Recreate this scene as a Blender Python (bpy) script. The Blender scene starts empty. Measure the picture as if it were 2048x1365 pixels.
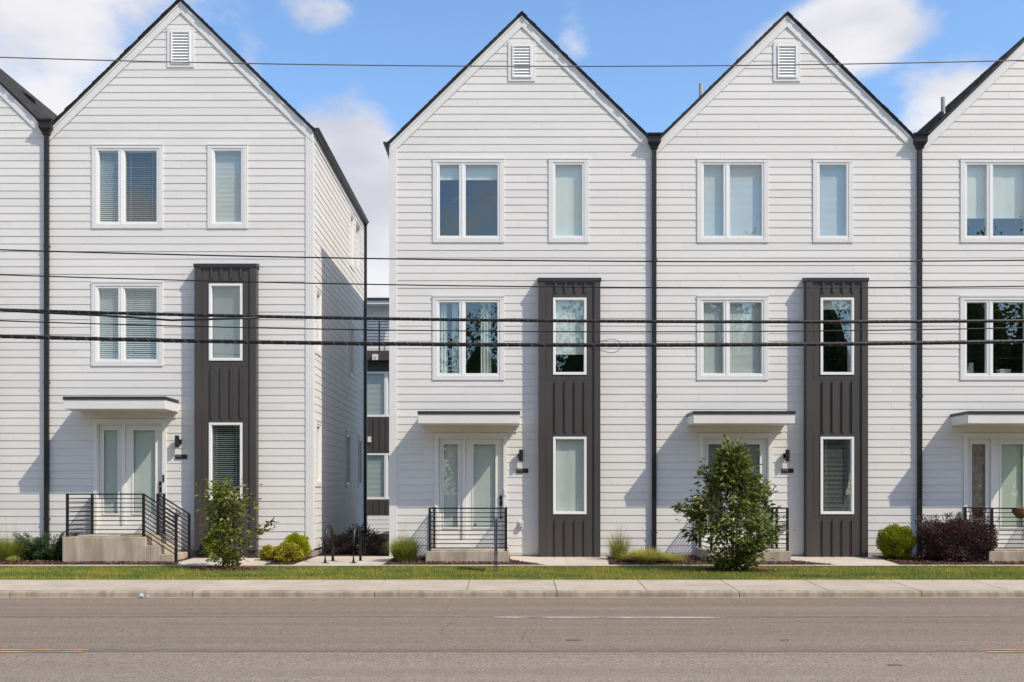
import bpy, math, random
import numpy as np
from mathutils import Vector, Matrix
random.seed(7); np.random.seed(7)
R = math.radians
C = bpy.context.scene.collection
S = bpy.context.scene

# ------------------------------------------------------------------ camera, sky, sun, exposure
EYE = 1.754; DIST = 23.6; F = 2006.0          # eye height, metres to the facades, focal length in photo pixels
cam_d = bpy.data.cameras.new('camera'); cam = bpy.data.objects.new('camera', cam_d); C.objects.link(cam)
cam.location = (0, -DIST, EYE); cam.rotation_euler = (R(90), 0, 0)
cam_d.sensor_width = 36; cam_d.lens = 36 * F / 2048
cam_d.shift_x = -2 / 2048; cam_d.shift_y = 303.5 / 2048
cam_d.clip_end = 3000
S.camera = cam
SUN = Vector((1.46, -.914, 1.94)).normalized()  # towards the sun
sun_el = math.asin(SUN.z); sun_az = math.atan2(SUN.x, SUN.y)
w = bpy.data.worlds.new('World'); S.world = w; w.use_nodes = True
nt = w.node_tree; N = nt.nodes; L = nt.links; N.clear()
out = N.new('ShaderNodeOutputWorld')
sky = N.new('ShaderNodeTexSky'); sky.sky_type = 'NISHITA'; sky.sun_disc = False
sky.sun_elevation = sun_el; sky.sun_rotation = sun_az
sky.air_density = 1.0; sky.dust_density = .6; sky.ozone_density = 2.2
bg = N.new('ShaderNodeBackground'); bg.inputs[1].default_value = .15
hsv = N.new('ShaderNodeHueSaturation'); hsv.inputs['Saturation'].default_value = 1.10; L.new(sky.outputs[0], hsv.inputs['Color']); L.new(hsv.outputs[0], bg.inputs[0])
# clouds: coverage from noise and a few cloud banks, all as functions of the sky direction
tc = N.new('ShaderNodeTexCoord')
sep = N.new('ShaderNodeSeparateXYZ'); L.new(tc.outputs['Generated'], sep.inputs[0])
def M(op, a, b=None, clamp=False):
    n = N.new('ShaderNodeMath'); n.operation = op; n.use_clamp = clamp
    for i, v in enumerate((a, b)):
        if v is None: continue
        if isinstance(v, (int, float)): n.inputs[i].default_value = v
        else: L.new(v, n.inputs[i])
    return n.outputs[0]
az = M('ARCTAN2', sep.outputs[0], sep.outputs[1]); el = M('ARCSINE', sep.outputs[2])
def sky_dir(px, py):
    d = Vector(((px - 1026) / F, 1, (986 - py) / F)).normalized()
    return math.atan2(d.x, d.y), math.asin(d.z)
def noise(scale, detail, rough, off, strz=2.0):
    mp = N.new('ShaderNodeMapping'); L.new(tc.outputs['Generated'], mp.inputs[0])
    mp.inputs['Location'].default_value = off; mp.inputs['Scale'].default_value = (1, 1, strz)
    n = N.new('ShaderNodeTexNoise'); L.new(mp.outputs[0], n.inputs[0])
    n.inputs['Scale'].default_value = scale; n.inputs['Detail'].default_value = detail; n.inputs['Roughness'].default_value = rough
    return n.outputs[0]
n1 = noise(6.0, 11, .58, (3.1, .4, 1.7), 1.5); n2 = noise(2.0, 3, .5, (1.0, 5.0, .2), 1.8)
banks = [(80, 40, 350, 190, 1.2), (90, 230, 240, 140, 1.1), (680, 310, 160, 110, 1.25), (740, 500, 190, 150, 1.25),
         (490, 140, 60, 90, .8), (1690, 60, 170, 95, .8), (1900, 200, 130, 80, .85), (1150, 85, 60, 60, .62),
         (610, 25, 110, 50, .5), (1440, -60, 200, 60, .5), (1820, 45, 90, 70, .45)]
cov = None
for (px, py, rx, ry, amp) in banks:
    a0, e0 = sky_dir(px, py)
    da = M('DIVIDE', M('SUBTRACT', az, a0), rx / F); de = M('DIVIDE', M('SUBTRACT', el, e0), ry / F)
    g = M('MULTIPLY', M('EXPONENT', M('MULTIPLY', M('ADD', M('MULTIPLY', da, da), M('MULTIPLY', de, de)), -1.0)), amp)
    cov = g if cov is None else M('MAXIMUM', cov, g)
# away from the banks the cover follows the broad noise
inside = M('EXPONENT', M('MULTIPLY', M('POWER', M('DIVIDE', az, .75), 4.0), -1.0))
inside = M('MULTIPLY', inside, M('GREATER_THAN', sep.outputs[1], 0.0))
broad = M('MULTIPLY', M('SUBTRACT', n2, .40), 3.2, True)
cov = M('ADD', M('MULTIPLY', cov, inside), M('MULTIPLY', broad, M('SUBTRACT', 1.0, inside)))
den = M('ADD', M('MULTIPLY', cov, .62), M('SUBTRACT', M('MULTIPLY', n1, 1.45), .90))
mr = N.new('ShaderNodeMapRange'); mr.interpolation_type = 'SMOOTHSTEP'; L.new(den, mr.inputs[0])
mr.inputs[1].default_value = .03; mr.inputs[2].default_value = .36; mr.inputs[3].default_value = 0; mr.inputs[4].default_value = .95
n3 = noise(4.2, 5, .5, (.3, 2.2, 4.0), 2.4)
cr = N.new('ShaderNodeValToRGB'); L.new(n3, cr.inputs[0])
cr.color_ramp.elements[0].position = .34; cr.color_ramp.elements[0].color = (.68, .68, .75, 1)
cr.color_ramp.elements[1].position = .54; cr.color_ramp.elements[1].color = (.95, .935, .95, 1)
bgc = N.new('ShaderNodeBackground'); L.new(cr.outputs[0], bgc.inputs[0]); bgc.inputs[1].default_value = .60
mx = N.new('ShaderNodeMixShader'); L.new(mr.outputs[0], mx.inputs[0]); L.new(bg.outputs[0], mx.inputs[1]); L.new(bgc.outputs[0], mx.inputs[2])
L.new(mx.outputs[0], out.inputs[0])
sd = bpy.data.lights.new('sun', 'SUN'); sun = bpy.data.objects.new('sun', sd); C.objects.link(sun)
sd.energy = 2.8; sd.angle = R(.53); sd.color = (1, .905, .77)
sun.rotation_euler = SUN.to_track_quat('Z', 'Y').to_euler(); sun.location = (20, -20, 30)
S.view_settings.view_transform = 'Standard'; S.view_settings.look = 'None'
S.view_settings.exposure = 0.7; S.view_settings.gamma = 1; S.view_settings.use_curve_mapping = False
S.render.engine = 'CYCLES'
S.cycles.max_bounces = 8; S.cycles.transparent_max_bounces = 16

# ------------------------------------------------------------------ materials
def nodes(name):
    m = bpy.data.materials.new(name); m.use_nodes = True
    t = m.node_tree; b = t.nodes['Principled BSDF']
    return m, t, b
def mat(name, col, rough=.6, var=.08, scale=6, bump=0, bscale=60, stretch=(1, 1, 1), rnd=0, metal=0, spec=.4, col2=None, detail=6):
    m, t, b = nodes(name); n = t.nodes; l = t.links
    tcx = n.new('ShaderNodeTexCoord'); mp = n.new('ShaderNodeMapping'); mp.inputs['Scale'].default_value = stretch
    l.new(tcx.outputs['Object'], mp.inputs[0])
    nz = n.new('ShaderNodeTexNoise'); nz.inputs['Scale'].default_value = scale; nz.inputs['Detail'].default_value = detail; nz.inputs['Roughness'].default_value = .6
    l.new(mp.outputs[0], nz.inputs[0])
    r = n.new('ShaderNodeValToRGB'); r.color_ramp.elements[0].position = .3; r.color_ramp.elements[1].position = .7
    c2 = col2 if col2 else [min(1, c * (1 + var)) for c in col]
    c1 = col if col2 else [c * (1 - var) for c in col]
    r.color_ramp.elements[0].color = (*c1, 1); r.color_ramp.elements[1].color = (*c2, 1)
    l.new(nz.outputs[0], r.inputs[0]); src = r.outputs[0]
    if rnd:
        oi = n.new('ShaderNodeObjectInfo'); hs = n.new('ShaderNodeHueSaturation')
        ma = n.new('ShaderNodeMapRange'); l.new(oi.outputs['Random'], ma.inputs[0])
        ma.inputs[3].default_value = 1 - rnd; ma.inputs[4].default_value = 1 + rnd
        l.new(ma.outputs[0], hs.inputs['Value']); l.new(src, hs.inputs['Color']); src = hs.outputs[0]
    l.new(src, b.inputs['Base Color'])
    b.inputs['Roughness'].default_value = rough; b.inputs['Metallic'].default_value = metal; b.inputs['Specular IOR Level'].default_value = spec
    if bump:
        nb = n.new('ShaderNodeTexNoise'); nb.inputs['Scale'].default_value = bscale; nb.inputs['Detail'].default_value = 5
        l.new(mp.outputs[0], nb.inputs[0])
        bp = n.new('ShaderNodeBump'); bp.inputs['Strength'].default_value = bump; bp.inputs['Distance'].default_value = .01
        l.new(nb.outputs[0], bp.inputs['Height']); l.new(bp.outputs[0], b.inputs['Normal'])
    return m
def leafmat(name, c1, c2, trans=.35, rough=.45):
    m, t, b = nodes(name); n = t.nodes; l = t.links
    g = n.new('ShaderNodeNewGeometry'); r = n.new('ShaderNodeValToRGB')
    r.color_ramp.elements[0].color = (*c1, 1); r.color_ramp.elements[1].color = (*c2, 1)
    l.new(g.outputs['Random Per Island'], r.inputs[0]); l.new(r.outputs[0], b.inputs['Base Color'])
    b.inputs['Roughness'].default_value = rough; b.inputs['Specular IOR Level'].default_value = .35
    tr = n.new('ShaderNodeBsdfTranslucent'); l.new(r.outputs[0], tr.inputs[0])
    mxx = n.new('ShaderNodeMixShader'); mxx.inputs[0].default_value = trans
    l.new(b.outputs[0], mxx.inputs[1]); l.new(tr.outputs[0], mxx.inputs[2]); l.new(mxx.outputs[0], n['Material Output'].inputs[0])
    return m
def glassmat(name, tint, refl=.10, wav=.0):
    m = bpy.data.materials.new(name); m.use_nodes = True; t = m.node_tree; n = t.nodes; l = t.links; n.clear()
    o = n.new('ShaderNodeOutputMaterial'); tr = n.new('ShaderNodeBsdfTransparent'); tr.inputs[0].default_value = (*tint, 1)
    gl = n.new('ShaderNodeBsdfGlossy'); gl.inputs['Roughness'].default_value = .0; gl.inputs[0].default_value = (.95, 1, .98, 1)
    lw = n.new('ShaderNodeLayerWeight'); lw.inputs[0].default_value = .5
    pw = n.new('ShaderNodeMath'); pw.operation = 'POWER'; pw.inputs[1].default_value = 5; l.new(lw.outputs['Facing'], pw.inputs[0])
    ad = n.new('ShaderNodeMath'); ad.operation = 'MULTIPLY_ADD'; ad.use_clamp = True; ad.inputs[1].default_value = 1 - refl; ad.inputs[2].default_value = refl; l.new(pw.outputs[0], ad.inputs[0])
    mi = n.new('ShaderNodeMixShader'); l.new(ad.outputs[0], mi.inputs[0]); l.new(tr.outputs[0], mi.inputs[1]); l.new(gl.outputs[0], mi.inputs[2]); l.new(mi.outputs[0], o.inputs[0])
    if wav:
        tcx = n.new('ShaderNodeTexCoord'); nz = n.new('ShaderNodeTexNoise'); nz.inputs['Scale'].default_value = 1.6; nz.inputs['Detail'].default_value = 1
        l.new(tcx.outputs['Object'], nz.inputs[0]); bp = n.new('ShaderNodeBump'); bp.inputs['Strength'].default_value = wav; bp.inputs['Distance'].default_value = .02
        l.new(nz.outputs[0], bp.inputs['Height']); l.new(bp.outputs[0], gl.inputs['Normal'])
    return m
def asphalt(name, base):
    m, t, b = nodes(name); n = t.nodes; l = t.links
    tcx = n.new('ShaderNodeTexCoord')
    def nz(sc, det, st=(1, 1, 1)):
        mp = n.new('ShaderNodeMapping'); mp.inputs['Scale'].default_value = st; l.new(tcx.outputs['Object'], mp.inputs[0])
        x = n.new('ShaderNodeTexNoise'); x.inputs['Scale'].default_value = sc; x.inputs['Detail'].default_value = det; x.inputs['Roughness'].default_value = .6
        l.new(mp.outputs[0], x.inputs[0]); return x.outputs[0]
    fine = nz(48, 4); mid = nz(9, 5); big = nz(.6, 5, (.12, 2.6, 1))
    r = n.new('ShaderNodeValToRGB'); l.new(fine, r.inputs[0])
    r.color_ramp.elements[0].position = .3; r.color_ramp.elements[1].position = .72
    r.color_ramp.elements[0].color = (*[c * .50 for c in base], 1); r.color_ramp.elements[1].color = (*[c * 1.55 for c in base], 1)
    def mulr(fac, lo, hi, src):
        ma = n.new('ShaderNodeMapRange'); l.new(fac, ma.inputs[0]); ma.inputs[1].default_value = .3; ma.inputs[2].default_value = .7
        ma.inputs[3].default_value = lo; ma.inputs[4].default_value = hi
        v = n.new('ShaderNodeVectorMath'); v.operation = 'SCALE'; l.new(src, v.inputs[0]); l.new(ma.outputs[0], v.inputs['Scale']); return v.outputs[0]
    src = mulr(mid, .9, 1.1, mulr(big, .84, 1.12, r.outputs[0]))
    l.new(src, b.inputs['Base Color']); b.inputs['Roughness'].default_value = .9; b.inputs['Specular IOR Level'].default_value = .25
    bp = n.new('ShaderNodeBump'); bp.inputs['Strength'].default_value = .55; bp.inputs['Distance'].default_value = .012
    l.new(fine, bp.inputs['Height']); l.new(bp.outputs[0], b.inputs['Normal'])
    return m
def paintline(name, col, under, keep):
    m, t, b = nodes(name); n = t.nodes; l = t.links
    tcx = n.new('ShaderNodeTexCoord'); mp = n.new('ShaderNodeMapping'); mp.inputs['Scale'].default_value = (.5, 3, 1); l.new(tcx.outputs['Object'], mp.inputs[0])
    x = n.new('ShaderNodeTexNoise'); x.inputs['Scale'].default_value = 7; x.inputs['Detail'].default_value = 8; x.inputs['Roughness'].default_value = .7; l.new(mp.outputs[0], x.inputs[0])
    r = n.new('ShaderNodeValToRGB'); r.color_ramp.elements[0].position = keep; r.color_ramp.elements[1].position = keep + .08
    r.color_ramp.elements[0].color = (*under, 1); r.color_ramp.elements[1].color = (*col, 1)
    l.new(x.outputs[0], r.inputs[0]); l.new(r.outputs[0], b.inputs['Base Color']); b.inputs['Roughness'].default_value = .85
    return m
def concrete(name, c, stain=.0):
    m, t, b = nodes(name); n = t.nodes; l = t.links
    tcx = n.new('ShaderNodeTexCoord')
    def nz(sc, det, st=(1, 1, 1)):
        mp = n.new('ShaderNodeMapping'); mp.inputs['Scale'].default_value = st; l.new(tcx.outputs['Object'], mp.inputs[0])
        x = n.new('ShaderNodeTexNoise'); x.inputs['Scale'].default_value = sc; x.inputs['Detail'].default_value = det; l.new(mp.outputs[0], x.inputs[0]); return x.outputs[0]
    r = n.new('ShaderNodeValToRGB'); l.new(nz(2.2, 7), r.inputs[0]); r.color_ramp.elements[0].position = .3; r.color_ramp.elements[1].position = .7
    r.color_ramp.elements[0].color = (*[x * .86 for x in c], 1); r.color_ramp.elements[1].color = (*[min(1, x * 1.08) for x in c], 1)
    src = r.outputs[0]
    if stain:
        r2 = n.new('ShaderNodeValToRGB'); l.new(nz(3.0, 5, (2.4, 1, .35)), r2.inputs[0]); r2.color_ramp.elements[0].position = .38; r2.color_ramp.elements[1].position = .62
        r2.color_ramp.elements[0].color = (1 - stain, (1 - stain) * .97, (1 - stain) * .93, 1); r2.color_ramp.elements[1].color = (1, 1, 1, 1)
        v = n.new('ShaderNodeVectorMath'); v.operation = 'MULTIPLY'; l.new(src, v.inputs[0]); l.new(r2.outputs[0], v.inputs[1]); src = v.outputs[0]
    oi = n.new('ShaderNodeObjectInfo'); ma = n.new('ShaderNodeMapRange'); l.new(oi.outputs['Random'], ma.inputs[0]); ma.inputs[3].default_value = .95; ma.inputs[4].default_value = 1.04
    v = n.new('ShaderNodeVectorMath'); v.operation = 'SCALE'; l.new(src, v.inputs[0]); l.new(ma.outputs[0], v.inputs['Scale'])
    l.new(v.outputs[0], b.inputs['Base Color']); b.inputs['Roughness'].default_value = .85; b.inputs['Specular IOR Level'].default_value = .25
    bp = n.new('ShaderNodeBump'); bp.inputs['Strength'].default_value = .3; bp.inputs['Distance'].default_value = .006
    l.new(nz(90, 4), bp.inputs['Height']); l.new(bp.outputs[0], b.inputs['Normal'])
    return m
MT = dict(
    siding=mat('white_painted_siding', (.705, .680, .638), .55, .045, 1.1, .12, 40, (.25, 1, 3), rnd=.02),
    trim=mat('white_painted_trim', (.715, .692, .66), .5, .04, 2),
    wall=mat('sheathing', (.70, .69, .68), .7, .02, 2),
    vinyl=mat('white_vinyl', (.80, .79, .77), .35, .01, 3),
    dark=mat('dark_brown_panel', (.062, .054, .048), .5, .10, 2.0, .1, 50, (1, 1, .3), rnd=.04),
    darktrim=mat('dark_brown_trim', (.058, .050, .045), .5, .10, 2.0, .1, 50, (1, 1, .3)),
    black=mat('black_metal', (.012, .011, .011), .38, .1, 10, spec=.5),
    bronze=mat('dark_bronze_metal', (.030, .027, .025), .42, .08, 5, spec=.5),
    shingle=mat('asphalt_shingle', (.055, .05, .047), .9, .45, 26, .6, 120),
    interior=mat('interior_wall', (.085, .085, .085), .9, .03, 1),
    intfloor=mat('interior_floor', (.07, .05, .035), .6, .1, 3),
    pane=glassmat('window_glass', (.94, .962, .95), .085, .04),
    paned=glassmat('door_glass', (.945, .962, .95), .045, .03),
    blind=mat('white_blind', (.76, .77, .74), .5, .02, 3),
    shade=mat('roller_shade', (.70, .72, .68), .8, .03, 3),
    shade2=mat('grey_roller_shade', (.26, .28, .28), .8, .03, 3),
    frost=mat('frosted_panel', (.62, .645, .61), .45, .03, 2),
    frost2=mat('mint_frosted_panel', (.60, .655, .54), .4, .04, 2),
    brownpane=mat('mottled_brown_panel', (.40, .30, .26), .25, .35, 9, .8, 14, (1, 1, .6)),  # mottled brown colour and bump, for the panel behind one sidelight pane
    curtain=mat('pale_curtain', (.68, .70, .66), .8, .04, 3),
    doorp=mat('white_door_paint', (.74, .73, .69), .4, .015, 2),
    conc=concrete('sidewalk_concrete', (.43, .368, .292)),
    kerb=concrete('kerb_concrete', (.37, .31, .24), .3),
    walk=concrete('walk_concrete', (.52, .455, .375)),
    stoop=concrete('stoop_concrete', (.50, .425, .335), .28),
    found=concrete('foundation_concrete', (.40, .365, .33), .15),
    road=asphalt('aged_asphalt', (.206, .161, .122)),
    road2=asphalt('coarse_asphalt', (.236, .191, .150)),
    crack=mat('crack_filler', (.095, .078, .064), .9, .2, 20),
    whitel=paintline('worn_white_paint', (.62, .60, .56), (.19, .155, .128), .44),
    yellowl=paintline('worn_yellow_paint', (.55, .29, .05), (.18, .155, .14), .44),
    yellowf=paintline('faded_yellow_paint', (.42, .25, .07), (.17, .147, .13), .57),
    mulch=mat('bark_mulch', (.06, .030, .021), .95, .5, 30, 1.0, 60),
    chips=leafmat('bark_chips', (.03, .014, .010), (.21, .105, .07), .0, .9),
    soil=mat('lawn_soil', (.10, .11, .03), .95, .3, 8),
    ground=mat('ground_earth', (.12, .11, .08), .95, .2, .4),
    grass=leafmat('lawn_grass', (.14, .18, .024), (.46, .47, .115), .35),
    bark=mat('bark', (.10, .075, .055), .9, .3, 30, .6, 40),
    leafg=leafmat('leaf_green', (.035, .062, .010), (.25, .27, .055), .35, .4),
    leafy=leafmat('leaf_yellowgreen', (.055, .095, .012), (.31, .32, .06), .35, .4),
    leafd=leafmat('leaf_tree', (.05, .085, .022), (.18, .23, .06), .5, .5),
    globe=leafmat('globe_foliage', (.17, .20, .006), (.62, .60, .02), .35, .6),
    globe2=leafmat('golden_foliage', (.20, .18, .012), (.62, .54, .06), .3, .6),
    globe3=leafmat('green_globe_foliage', (.09, .14, .006), (.46, .48, .015), .35, .6),
    purple=leafmat('purple_foliage', (.030, .017, .016), (.17, .088, .078), .2, .6),
    darkp=leafmat('dark_purple_foliage', (.022, .015, .014), (.11, .065, .05), .2, .3),
    junip=leafmat('juniper_foliage', (.03, .065, .025), (.13, .20, .08), .2, .6),
    tuft=leafmat('grass_tuft', (.14, .19, .02), (.42, .44, .08), .35, .6),
    sedge=leafmat('yellow_sedge', (.28, .29, .04), (.68, .62, .18), .35, .6),
    straw=leafmat('straw', (.22, .16, .09), (.48, .38, .24), .3, .8),
    wire=mat('cable_black', (.010, .010, .010), .45, .2, 20),
    wireg=mat('cable_green', (.008, .022, .014), .45, .2, 20),
    wirel=mat('cable_grey', (.14, .13, .12), .5, .2, 20),
    coco=mat('coco_fibre', (.16, .085, .05), .95, .4, 30, 1, 60),
    bottle=glassmat('bottle_plastic', (.86, .93, .95), .12),
    lamp=mat('lamp_lens', (.55, .53, .48), .4, .02, 3),
    signface=mat('sign_face', (.030, .030, .060), .5, .1, 5),
    signwhite=mat('sign_edge', (.55, .55, .58), .5, .05, 5),
    plateink=mat('plate_marks', (.35, .35, .34), .6, .05, 5),
    matfib=mat('straw_mat', (.42, .30, .10), .95, .2, 30),
    greyb=mat('grey_plastic', (.45, .46, .46), .6, .05, 5),
    teal=mat('teal_sticker', (.02, .16, .20), .5, .05, 5),
)

# ------------------------------------------------------------------ mesh helpers
class MB:
    def __init__(s, T=None): s.v = []; s.f = []; s.T = T
    def add(s, vs, fs):
        b = len(s.v)
        s.v += [s.T(*p) for p in vs] if s.T else [tuple(p) for p in vs]
        s.f += [[i + b for i in f] for f in fs]
    def box(s, x0, x1, y0, y1, z0, z1):
        s.add([(x0, y0, z0), (x1, y0, z0), (x1, y1, z0), (x0, y1, z0), (x0, y0, z1), (x1, y0, z1), (x1, y1, z1), (x0, y1, z1)],
              [(3, 2, 1, 0), (4, 5, 6, 7), (0, 1, 5, 4), (1, 2, 6, 5), (2, 3, 7, 6), (3, 0, 4, 7)])
    def hexa(s, p):
        s.add(p, [(3, 2, 1, 0), (4, 5, 6, 7), (0, 1, 5, 4), (1, 2, 6, 5), (2, 3, 7, 6), (3, 0, 4, 7)])
    def prism(s, poly, y0, y1):           # polygon in x,z, extruded along y
        n = len(poly)
        s.add([(x, y0, z) for x, z in poly] + [(x, y1, z) for x, z in poly],
              [list(range(n)), list(range(2 * n - 1, n - 1, -1))] + [[(i + 1) % n, i, i + n, (i + 1) % n + n] for i in range(n)])
    def slab(s, poly, zt, th):            # polygon in x,y; zt(x,y) gives the top
        n = len(poly)
        s.add([(x, y, zt(x, y) - th) for x, y in poly] + [(x, y, zt(x, y)) for x, y in poly],
              [list(range(n - 1, -1, -1)), list(range(n, 2 * n))] + [[i, (i + 1) % n, (i + 1) % n + n, i + n] for i in range(n)])
    def tube(s, pts, r, n=8, cap=True):
        pts = [Vector(p) for p in pts]; rs = r if isinstance(r, (list, tuple)) else [r] * len(pts)
        b = len(s.v); vs = []
        up = Vector((0, 0, 1))
        for i, p in enumerate(pts):
            d = (pts[min(i + 1, len(pts) - 1)] - pts[max(i - 1, 0)]).normalized()
            a = d.cross(up)
            if a.length < 1e-3: a = d.cross(Vector((0, 1, 0)))
            a.normalize(); c = a.cross(d)
            for k in range(n):
                t = 2 * math.pi * k / n
                vs.append(tuple(p + (a * math.cos(t) + c * math.sin(t)) * rs[i]))
        fs = []
        for i in range(len(pts) - 1):
            for k in range(n):
                fs.append((i * n + k, i * n + (k + 1) % n, (i + 1) * n + (k + 1) % n, (i + 1) * n + k))
        if cap:
            fs.append(list(range(n - 1, -1, -1))); fs.append([(len(pts) - 1) * n + k for k in range(n)])
        s.add(vs, fs)
    def bar(s, a, b, t):                   # square bar between two points
        a = Vector(a); b = Vector(b); d = (b - a).normalized(); u = d.cross(Vector((0, 0, 1)))
        if u.length < 1e-3: u = Vector((1, 0, 0))
        u.normalize(); v = u.cross(d); h = t / 2
        q = [(-h, -h), (h, -h), (h, h), (-h, h)]
        s.hexa([tuple(a + u * i + v * j) for i, j in q] + [tuple(b + u * i + v * j) for i, j in q])
    def lathe(s, prof, cx, cy, n=16):
        vs = []; fs = []
        for (r, z) in prof:
            for k in range(n):
                t = 2 * math.pi * k / n; vs.append((cx + r * math.cos(t), cy + r * math.sin(t), z))
        for i in range(len(prof) - 1):
            for k in range(n): fs.append((i * n + k, i * n + (k + 1) % n, (i + 1) * n + (k + 1) % n, (i + 1) * n + k))
        fs.append(list(range(n - 1, -1, -1))); fs.append([(len(prof) - 1) * n + k for k in range(n)])
        s.add(vs, fs)
    def sqstack(s, prof, cx, y1):          # square sections (half width, y front, z) against a wall plane y1
        vs = []; fs = []
        for (h, y0, z) in prof: vs += [(cx - h, y0, z), (cx + h, y0, z), (cx + h, y1, z), (cx - h, y1, z)]
        for i in range(len(prof) - 1):
            for k in range(4): fs.append((i * 4 + k, i * 4 + (k + 1) % 4, (i + 1) * 4 + (k + 1) % 4, (i + 1) * 4 + k))
        fs.append((3, 2, 1, 0)); e = (len(prof) - 1) * 4; fs.append((e, e + 1, e + 2, e + 3))
        s.add(vs, fs)
    def build(s, name, m, parent=None, smooth=False, bevel=0, origin=None):
        me = bpy.data.meshes.new(name)
        o0 = root_loc(parent) if parent else (Vector(origin) if origin else Vector((0, 0, 0)))
        v = np.array(s.v, dtype=float) - np.array(o0)
        me.from_pydata(v.tolist(), [], s.f); me.materials.append(m if not isinstance(m, str) else MT[m])
        if smooth: me.polygons.foreach_set('use_smooth', [True] * len(me.polygons))
        o = bpy.data.objects.new(name, me); C.objects.link(o)
        if parent: o.parent = parent
        else: o.location = o0
        if bevel:
            b = o.modifiers.new('bevel', 'BEVEL'); b.width = bevel; b.segments = 2; b.limit_method = 'ANGLE'
        return o
def root_loc(p):
    while p.parent: p = p.parent
    return p.location.copy()
def tag(o, label=None, cat=None, group=None, kind=None):
    if label: o['label'] = label
    if cat: o['category'] = cat
    if group: o['group'] = group
    if kind: o['kind'] = kind
    return o
def thing(name, loc, label, cat, group=None):
    o = bpy.data.objects.new(name, None); C.objects.link(o); o.location = loc; o.empty_display_size = .2
    return tag(o, label, cat, group)
def np_mesh(name, verts, faces, m, parent=None, origin=(0, 0, 0)):
    me = bpy.data.meshes.new(name); nf, k = faces.shape
    o0 = np.array(root_loc(parent)) if parent else np.array(origin)
    verts = verts - o0
    me.vertices.add(len(verts)); me.vertices.foreach_set('co', verts.astype(np.float32).ravel())
    me.loops.add(nf * k); me.loops.foreach_set('vertex_index', faces.astype(np.int32).ravel())
    me.polygons.add(nf); me.polygons.foreach_set('loop_start', np.arange(0, nf * k, k, dtype=np.int32))
    me.polygons.foreach_set('loop_total', np.full(nf, k, dtype=np.int32))
    me.update(calc_edges=True); me.validate()
    me.materials.append(MT[m] if isinstance(m, str) else m)
    o = bpy.data.objects.new(name, me); C.objects.link(o)
    if parent: o.parent = parent
    else: o.location = origin
    return o
# photo measurements -> metres on a plane y = Y
def PX(px, Y=0.0): return (px - 1026) * (DIST + Y) / F
def PZ(py, Y=0.0): return EYE + (986 - py) * (DIST + Y) / F
def G(px, py, z=.2):
    d = (EYE - z) * F / (py - 986); return ((px - 1026) * d / F, d - DIST)

# ------------------------------------------------------------------ the ground, road, sidewalk
KY = -6.84; SB = -5.33; LB = -2.30
g = MB(); g.add([(-900, -900, -.12), (900, -900, -.12), (900, 900, -.12), (-900, 900, -.12)], [(0, 1, 2, 3)])
tag(g.build('ground', 'ground'), kind='structure')
def crown(Y):
    if Y > -13.12: return (KY - Y) / 6.28 * .102
    return .102 - (-13.12 - Y) / 6.28 * .102
ys = np.concatenate([np.linspace(KY - .0, -13.12, 9), np.linspace(-13.12, -19.4, 9)[1:]])
rd = MB()
for i in range(8):
    a, b = ys[i], ys[i + 1]; rd.add([(-60, b, crown(b)), (60, b, crown(b)), (60, a, crown(a)), (-60, a, crown(a))], [(0, 1, 2, 3)])
road = tag(rd.build('road', 'road'), kind='structure')
rd = MB()
for i in range(8, 16):
    a, b = ys[i], ys[i + 1]; rd.add([(-60, b, crown(b)), (60, b, crown(b)), (60, a, crown(a)), (-60, a, crown(a))], [(0, 1, 2, 3)])
rd.build('near_lanes', 'road2', road)
def stripe(name, x0, x1, Yc, wd, m, lift=.004):
    b = MB(); n = max(2, int((x1 - x0) / .25)); vs = []; fs = []
    for i in range(n + 1):
        x = x0 + (x1 - x0) * i / n
        for sgn in (-1, 1):
            y = Yc + sgn * wd / 2 + random.uniform(-.006, .006); vs.append((x, y, crown(y) + lift))
    for i in range(n): fs.append((2 * i, 2 * i + 2, 2 * i + 3, 2 * i + 1))
    b.add(vs, fs); return b.build(name, m, road)
Yl = -DIST + 13.66; Yc = -DIST + 10.48
stripe('lane_seam', -40, 40, Yl + .10, .028, 'crack'); stripe('centre_seam', -40, 40, Yc + .06, .022, 'crack')
stripe('white_dash', (985 - 1026) * 13.66 / F, (1440 - 1026) * 13.66 / F, Yl + .02, .10, 'whitel', .006)
for (a, b) in ((-300, 172), (1965, 2500)):
    for dy in (-.075, .045): stripe('yellow_line', (a - 1026) * 10.48 / F, (b - 1026) * 10.48 / F, Yc + dy, .06, 'yellowl', .006)
stripe('faded_yellow_line', (172 - 1026) * 10.48 / F, (1965 - 1026) * 10.48 / F, Yc + .0, .075, 'yellowf', .005)
def crackline(pts, wd=.006):
    b = MB(); vs = []; fs = []
    P = []
    for i in range(len(pts) - 1):
        a, c = pts[i], pts[i + 1]
        for k in range(8): t = k / 8; P.append((a[0] + (c[0] - a[0]) * t + random.uniform(-.02, .02), a[1] + (c[1] - a[1]) * t + random.uniform(-.03, .03)))
    P.append(pts[-1])
    for (x, y) in P:
        h = wd * random.uniform(.3, 1) / 2; vs += [(x - h, y, crown(y) + .005), (x + h, y, crown(y) + .005)]
    for i in range(len(P) - 1): fs.append((2 * i, 2 * i + 1, 2 * i + 3, 2 * i + 2))
    b.add(vs, fs); b.build('crack', 'crack', road)
def Gr(px, py):
    d = (EYE - .06) * F / (py - 986); return ((px - 1026) * d / F, d - DIST)
for seg in ([(912, 1240), (888, 1258), (880, 1270), (905, 1284)], [(1052, 1266), (1046, 1280), (1066, 1295)]):
    crackline([Gr(*p) for p in seg])
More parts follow.
